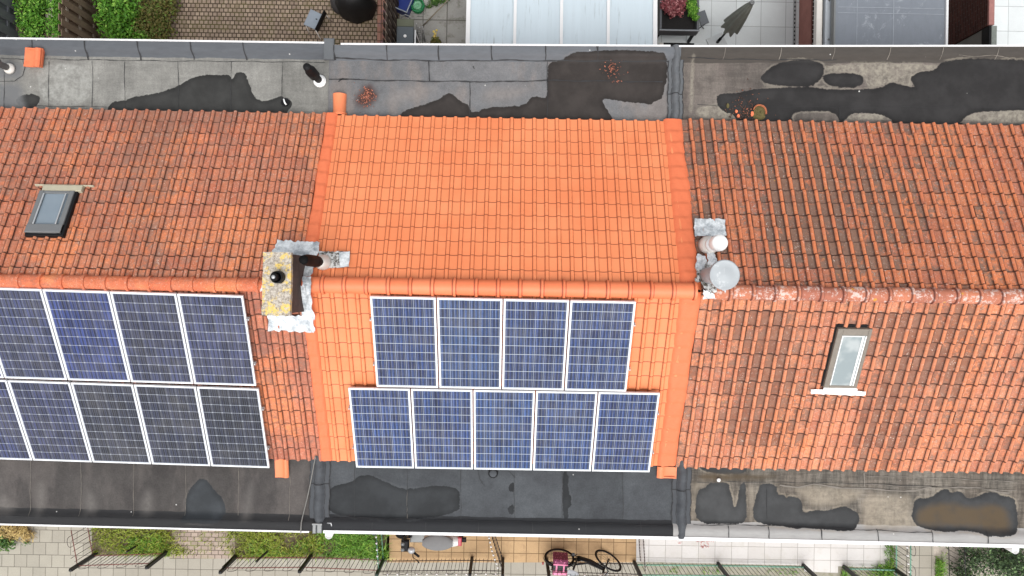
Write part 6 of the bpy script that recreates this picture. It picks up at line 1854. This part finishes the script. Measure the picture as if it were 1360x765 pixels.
# ------------------------------------------------------------------ bicycle
def wheel(parent, name, r_, loc, rz=0.0):
    # wheel in the x-z plane
    rot = Matrix.Rotation(rz, 4, 'Z') @ Matrix.Rotation(R(90), 4, 'X')
    b = MB(); n = 40
    b.tube([rot @ Vector((r_ * math.cos(2 * math.pi * i / n), r_ * math.sin(2 * math.pi * i / n), 0)) for i in range(n + 1)], 0.022, 8, cap=False)
    t = b.build(name, M_BLACK, parent, local=True); t.location = loc
    b = MB()
    b.tube([rot @ Vector(((r_ - 0.028) * math.cos(2 * math.pi * i / n), (r_ - 0.028) * math.sin(2 * math.pi * i / n), 0)) for i in range(n + 1)], 0.010, 6, cap=False)
    for i in range(16):
        a = 2 * math.pi * i / 16
        b.tube([rot @ Vector((0.02 * math.cos(a + 0.6), 0.02 * math.sin(a + 0.6), 0.02 * (-1) ** i)), rot @ Vector(((r_ - 0.03) * math.cos(a), (r_ - 0.03) * math.sin(a), 0))], 0.0022, 4)
    b.lathe([(0.022, -0.04), (0.03, -0.03), (0.022, 0.0), (0.03, 0.03), (0.022, 0.04)], (0, 0, 0), 12, rot)
    b.build('rim', plain('rim_metal', S(70, 62, 60), 0.5, 0.3) if 'rim_m' not in MAT else MAT['rim_m'], t, local=True)
    return t


g = at(742, 729, 0)
bk = thing('bicycle', 'black bicycle with pink pannier bags leaning on the wire fence', 'bicycle', (g.x, g.y, 0))
bk.rotation_euler = (R(14), 0, R(-2.5))
MB_ = plain('bike_black', S(22, 22, 24), 0.35, 0.1, 0.1, loc=True)
WB = 1.16
wheel(bk, 'wheel', 0.34, (0, 0, 0.36)); fw = wheel(bk, 'wheel', 0.34, (WB, 0, 0.36), R(-24))
b = MB()
bb_ = Vector((0.44, 0, 0.30)); hd_t = Vector((0.98, 0, 0.86)); hd_b = Vector((1.02, 0, 0.70)); st_t = Vector((0.30, 0, 0.80))
b.tube([bb_, (0.72, 0, 0.44), hd_b], [0.045, 0.055, 0.042], 10); b.tube([hd_b + Vector((0.01, 0, -0.02)), hd_t], 0.026, 10); b.tube([bb_, st_t], 0.022, 10)
for s_ in (-1, 1):
    b.tube([(0, 0.055 * s_, 0.36), bb_ + Vector((0, 0.03 * s_, 0))], 0.011, 8); b.tube([(0, 0.055 * s_, 0.36), st_t + Vector((0.02, 0.02 * s_, -0.14))], 0.010, 8)
b.tube([st_t + Vector((0.04, 0, -0.20)), (0.66, 0, 0.52), hd_b + Vector((-0.01, 0, 0.05))], 0.022, 8)
b.build('frame', MB_, bk, local=True)
b = MB()
rot = Matrix.Rotation(R(-24), 4, 'Z')
for s_ in (-1, 1): b.tube([Vector((WB, 0, 0.36)) + rot @ Vector((0, 0.05 * s_, 0)), Vector((1.06, 0, 0.66)) + rot @ Vector((0, 0.05 * s_, 0)), Vector((1.02, 0, 0.70))], 0.012, 8)
b.build('fork', MB_, bk, local=True)
b = MB(); b.tube([hd_t, hd_t + Vector((-0.02, 0, 0.16))], 0.016, 8); b.build('stem', M_SILVER, bk, local=True)
hb = hd_t + Vector((-0.02, 0, 0.16))
b = MB(); b.tube([hb + rot @ Vector(p) for p in ((-0.20, 0.29, 0.02), (-0.10, 0.29, 0.03), (0.02, 0.20, 0.03), (0.03, 0.06, 0.0), (0.03, -0.06, 0.0), (0.02, -0.20, 0.03), (-0.10, -0.29, 0.03), (-0.20, -0.29, 0.02))], 0.013, 8)
hbo = b.build('handlebar', MB_, bk, local=True)
for s_ in (-1, 1):
    b = MB(); b.tube([hb + rot @ Vector((-0.10, 0.29 * s_, 0.03)), hb + rot @ Vector((-0.22, 0.29 * s_, 0.02))], 0.019, 8); b.build('grip', M_BLACK, hbo, local=True)
b = MB(); b.tube([hb + rot @ Vector((0.03, 0.10, 0.03)), hb + rot @ Vector((0.06, -0.02, 0.09))], 0.02, 8); b.lathe([(0.035, -0.03), (0.04, 0.02), (0.0, 0.03)], hd_t + Vector((0.07, 0, 0.02)), 12); b.build('lamp', M_SILVER, bk, local=True)
b = MB(); P = []
for i in range(9):
    f_ = i / 8; x = -0.13 + 0.26 * f_; w_ = 0.10 * (1 - f_) ** 0.7 + 0.022
    if i == 0: w_ *= 0.75
    P.append([(x, w_ * math.cos(a), 0.02 * math.sin(a) + 0.012 * math.cos(f_ * 5)) for a in np.linspace(0, 2 * math.pi, 13)])
b.grid(P); sd = b.build('saddle', plain('saddle_grey', S(150, 152, 156), 0.5), bk, local=True); sd.location = st_t + Vector((-0.02, 0, 0.16))
b = MB(); b.tube([st_t, st_t + Vector((-0.02, 0, 0.15))], 0.014, 8); b.build('seat_post', M_SILVER, bk, local=True)
b = MB()
for s_ in (-1, 1):
    b.tube([(0.18, 0.06 * s_, 0.76), (-0.22, 0.07 * s_, 0.76), (-0.04, 0.07 * s_, 0.40)], 0.008, 6)
for x in (-0.2, -0.05, 0.1): b.tube([(x, -0.07, 0.76), (x, 0.07, 0.76)], 0.007, 6)
b.box((-0.17, -0.07, 0.735), (0.16, 0.07, 0.765), bevel=0.006)
b.build('rack', MB_, bk, local=True)
b = MB()
for a0, a1 in ((R(20), R(200)),):
    P = []
    for a in np.linspace(a0, a1, 18): P.append([(0.385 * math.cos(a), y, 0.36 + 0.385 * math.sin(a) - abs(y) * 0.15) for y in (-0.03, 0, 0.03)])
    b.grid(P)
b.build('mudguard', MB_, bk, local=True)


def pink():
    n = NT('pink_pannier')
    c = n.mix(n.step(n.vor(26, n.obj()), 0.32, 0.24), S(112, 44, 76), S(208, 112, 156))
    return n.done(c, 0.7)


M_PINK = pink(); M_PINKP = plain('pink_flap', S(226, 134, 168), 0.7, var=0.15, sc=14, loc=True)
for s_, mt, mt2 in ((1, M_PINK, M_PINKP), (-1, M_PINKP, M_PINK)):
    b = MB(); b.box((-0.17, 0.075 * s_ if s_ > 0 else -0.20, 0.42), (0.17, 0.21 if s_ > 0 else -0.095, 0.79), bevel=0.03)
    pb = b.build('pannier', mt, bk, local=True)
    if s_ > 0:
        b = MB(); b.box((-0.168, 0.082, 0.792), (0.168, 0.115, 0.80), bevel=0.003); b.build('flap', M_PINKP, pb, local=True)
b = MB()
for x in (-0.09, 0.08): b.box((x - 0.018, -0.09, 0.775), (x + 0.018, 0.07, 0.785))
b.build('strap', M_PINKP, bk, local=True)
b = MB(); b.tube([(0.44, -0.09, 0.30), (0.56, -0.09, 0.2)], 0.010, 6); b.box((0.53, -0.17, 0.19), (0.60, -0.10, 0.21)); b.tube([(0.44, 0.09, 0.30), (0.32, 0.09, 0.40)], 0.010, 6); b.box((0.28, 0.10, 0.39), (0.35, 0.17, 0.41)); b.lathe([(0.085, -0.004), (0.085, 0.004)], (0, 0, 0), 22, Matrix.Translation((0.44, -0.06, 0.30)) @ Matrix.Rotation(R(90), 4, 'X'))
b.build('crank', M_DGREY, bk, local=True)
b = MB(); b.box((-0.42, -0.03, 0.60), (-0.38, 0.03, 0.64), bevel=0.006); b.build('rear_light', plain('rear_red', S(150, 30, 30), 0.4), bk, local=True)

# ------------------------------------------------------------------ scooter under the eaves
g = at(577, 706, 0)
sc_ = thing('motor_scooter', 'white motor scooter with a grey seat parked on yellow slabs under the eaves', 'scooter', (g.x, g.y, 0), R(180))
M_SEATG = plain('scooter_seat', S(112, 112, 112), 0.7, var=0.12, sc=12, loc=True)
# local: +x is forwards (to the picture's left)
b = MB(); P = []
for i in range(11):
    f_ = i / 10; x = -0.62 + 0.80 * f_; w_ = 0.165 * math.sin(math.pi * min(1, 0.18 + f_ * 0.72)) ** 0.6
    P.append([(x, w_ * math.cos(a), 0.60 + 0.17 * math.sin(a)) for a in np.linspace(0, 2 * math.pi, 21)])
b.grid(P); b.poly(P[0]); b.build('body', plain('scooter_white', S(206, 206, 204), 0.4, var=0.05), sc_, local=True)
b = MB(); P = []
for i in range(13):
    f_ = i / 12; x = -0.50 + 0.70 * f_; w_ = 0.185 * max(0.02, math.sin(math.pi * (0.04 + f_ * 0.92))) ** 0.45
    P.append([(x, w_ * math.cos(a), 0.79 + 0.05 * math.sin(a)) for a in np.linspace(0, 2 * math.pi, 21)])
b.grid(P); b.build('seat', M_SEATG, sc_, local=True)
b = MB(); b.box((0.12, -0.16, 0.28), (0.55, 0.16, 0.34), bevel=0.02); b.build('footboard', M_GREY, sc_, local=True)
b = MB(); P = []
for i in range(9):
    f_ = i / 8; z = 0.3 + 0.62 * f_; w_ = 0.20 - 0.06 * f_
    P.append([(0.60 + 0.0 * f_ - 0.08 * f_ + 0.06 * math.cos(a), w_ * math.sin(a), z) for a in np.linspace(-R(100), R(100), 13)])
b.grid(P); b.build('front_shield', M_DGREY, sc_, local=True)
b = MB(); b.box((0.48, -0.13, 0.92), (0.66, 0.13, 1.05), bevel=0.03); b.build('dashboard', M_BLACK, sc_, local=True)
TUR = Matrix.Translation((0.55, 0, 0)) @ Matrix.Rotation(R(38), 4, 'Z') @ Matrix.Translation((-0.55, 0, 0))
H_ = lambda *p: TUR @ Vector(p)
b = MB(); b.tube([H_(0.46, -0.36, 1.04), H_(0.52, -0.15, 1.02), H_(0.55, 0.0, 1.02), H_(0.52, 0.15, 1.02), H_(0.46, 0.36, 1.04)], 0.022, 8); hbs = b.build('handlebar', M_BLACK, sc_, local=True)
for s_ in (-1, 1):
    b = MB(); b.tube([H_(0.50, 0.22 * s_, 1.03), H_(0.455, 0.38 * s_, 1.045)], 0.028, 8); b.build('grip', M_BLACK, hbs, local=True)
    b = MB(); b.tube([H_(0.52, 0.20 * s_, 1.03), H_(0.54, 0.28 * s_, 1.16), H_(0.50, 0.34 * s_, 1.22)], 0.008, 6)
    b.lathe([(0.0, -0.012), (0.05, -0.01), (0.058, 0.0), (0.05, 0.008), (0.0, 0.01)], (0, 0, 0), 14, TUR @ Matrix.Translation((0.48, 0.40 * s_, 1.24)) @ Matrix.Rotation(R(80), 4, 'Y')); b.build('mirror', M_BLACK, sc_, local=True)
b = MB(); b.lathe([(0.0, 0.0), (0.07, 0.0), (0.085, 0.03), (0.07, 0.07), (0.0, 0.09)], tuple(H_(0.50, 0.15, 1.03)), 16); b.build('headlight', M_SILVER, sc_, local=True)
b = MB(); b.lathe([(0.0, 0.0), (0.04, 0.0), (0.045, 0.02), (0.0, 0.03)], (0.62, 0.08, 1.04), 14); b.lathe([(0.0, 0.0), (0.04, 0.0), (0.045, 0.02), (0.0, 0.03)], (0.62, -0.05, 1.04), 14); b.build('dial', M_GREY, sc_, local=True)
b = MB(); b.box((-0.70, -0.10, 0.62), (-0.60, 0.10, 0.72), bevel=0.02); b.build('tail_light', plain('tail_red', S(176, 60, 76), 0.4), sc_, local=True)
b = MB(); b.box((-0.80, -0.05, 0.5), (-0.68, 0.05, 0.60), bevel=0.015); b.build('number_plate_holder', M_BLACK, sc_, local=True)
for x in (-0.5, 0.68):
    b = MB(); n = 28
    b.tube([Vector((0.17 * math.cos(2 * math.pi * i / n), 0, 0.17 * math.sin(2 * math.pi * i / n))) for i in range(n + 1)], 0.055, 10, cap=False)
    b.lathe([(0.10, -0.04), (0.12, 0.0), (0.10, 0.04)], (0, 0, 0), 16, Matrix.Rotation(R(90), 4, 'X'))
    o = b.build('wheel', M_BLACK, sc_, local=True); o.location = (x, 0, 0.225)
b = MB(); b.tube([(0.62, 0, 0.85), (0.67, 0, 0.3)], 0.03, 8); b.build('fork', M_DGREY, sc_, local=True)
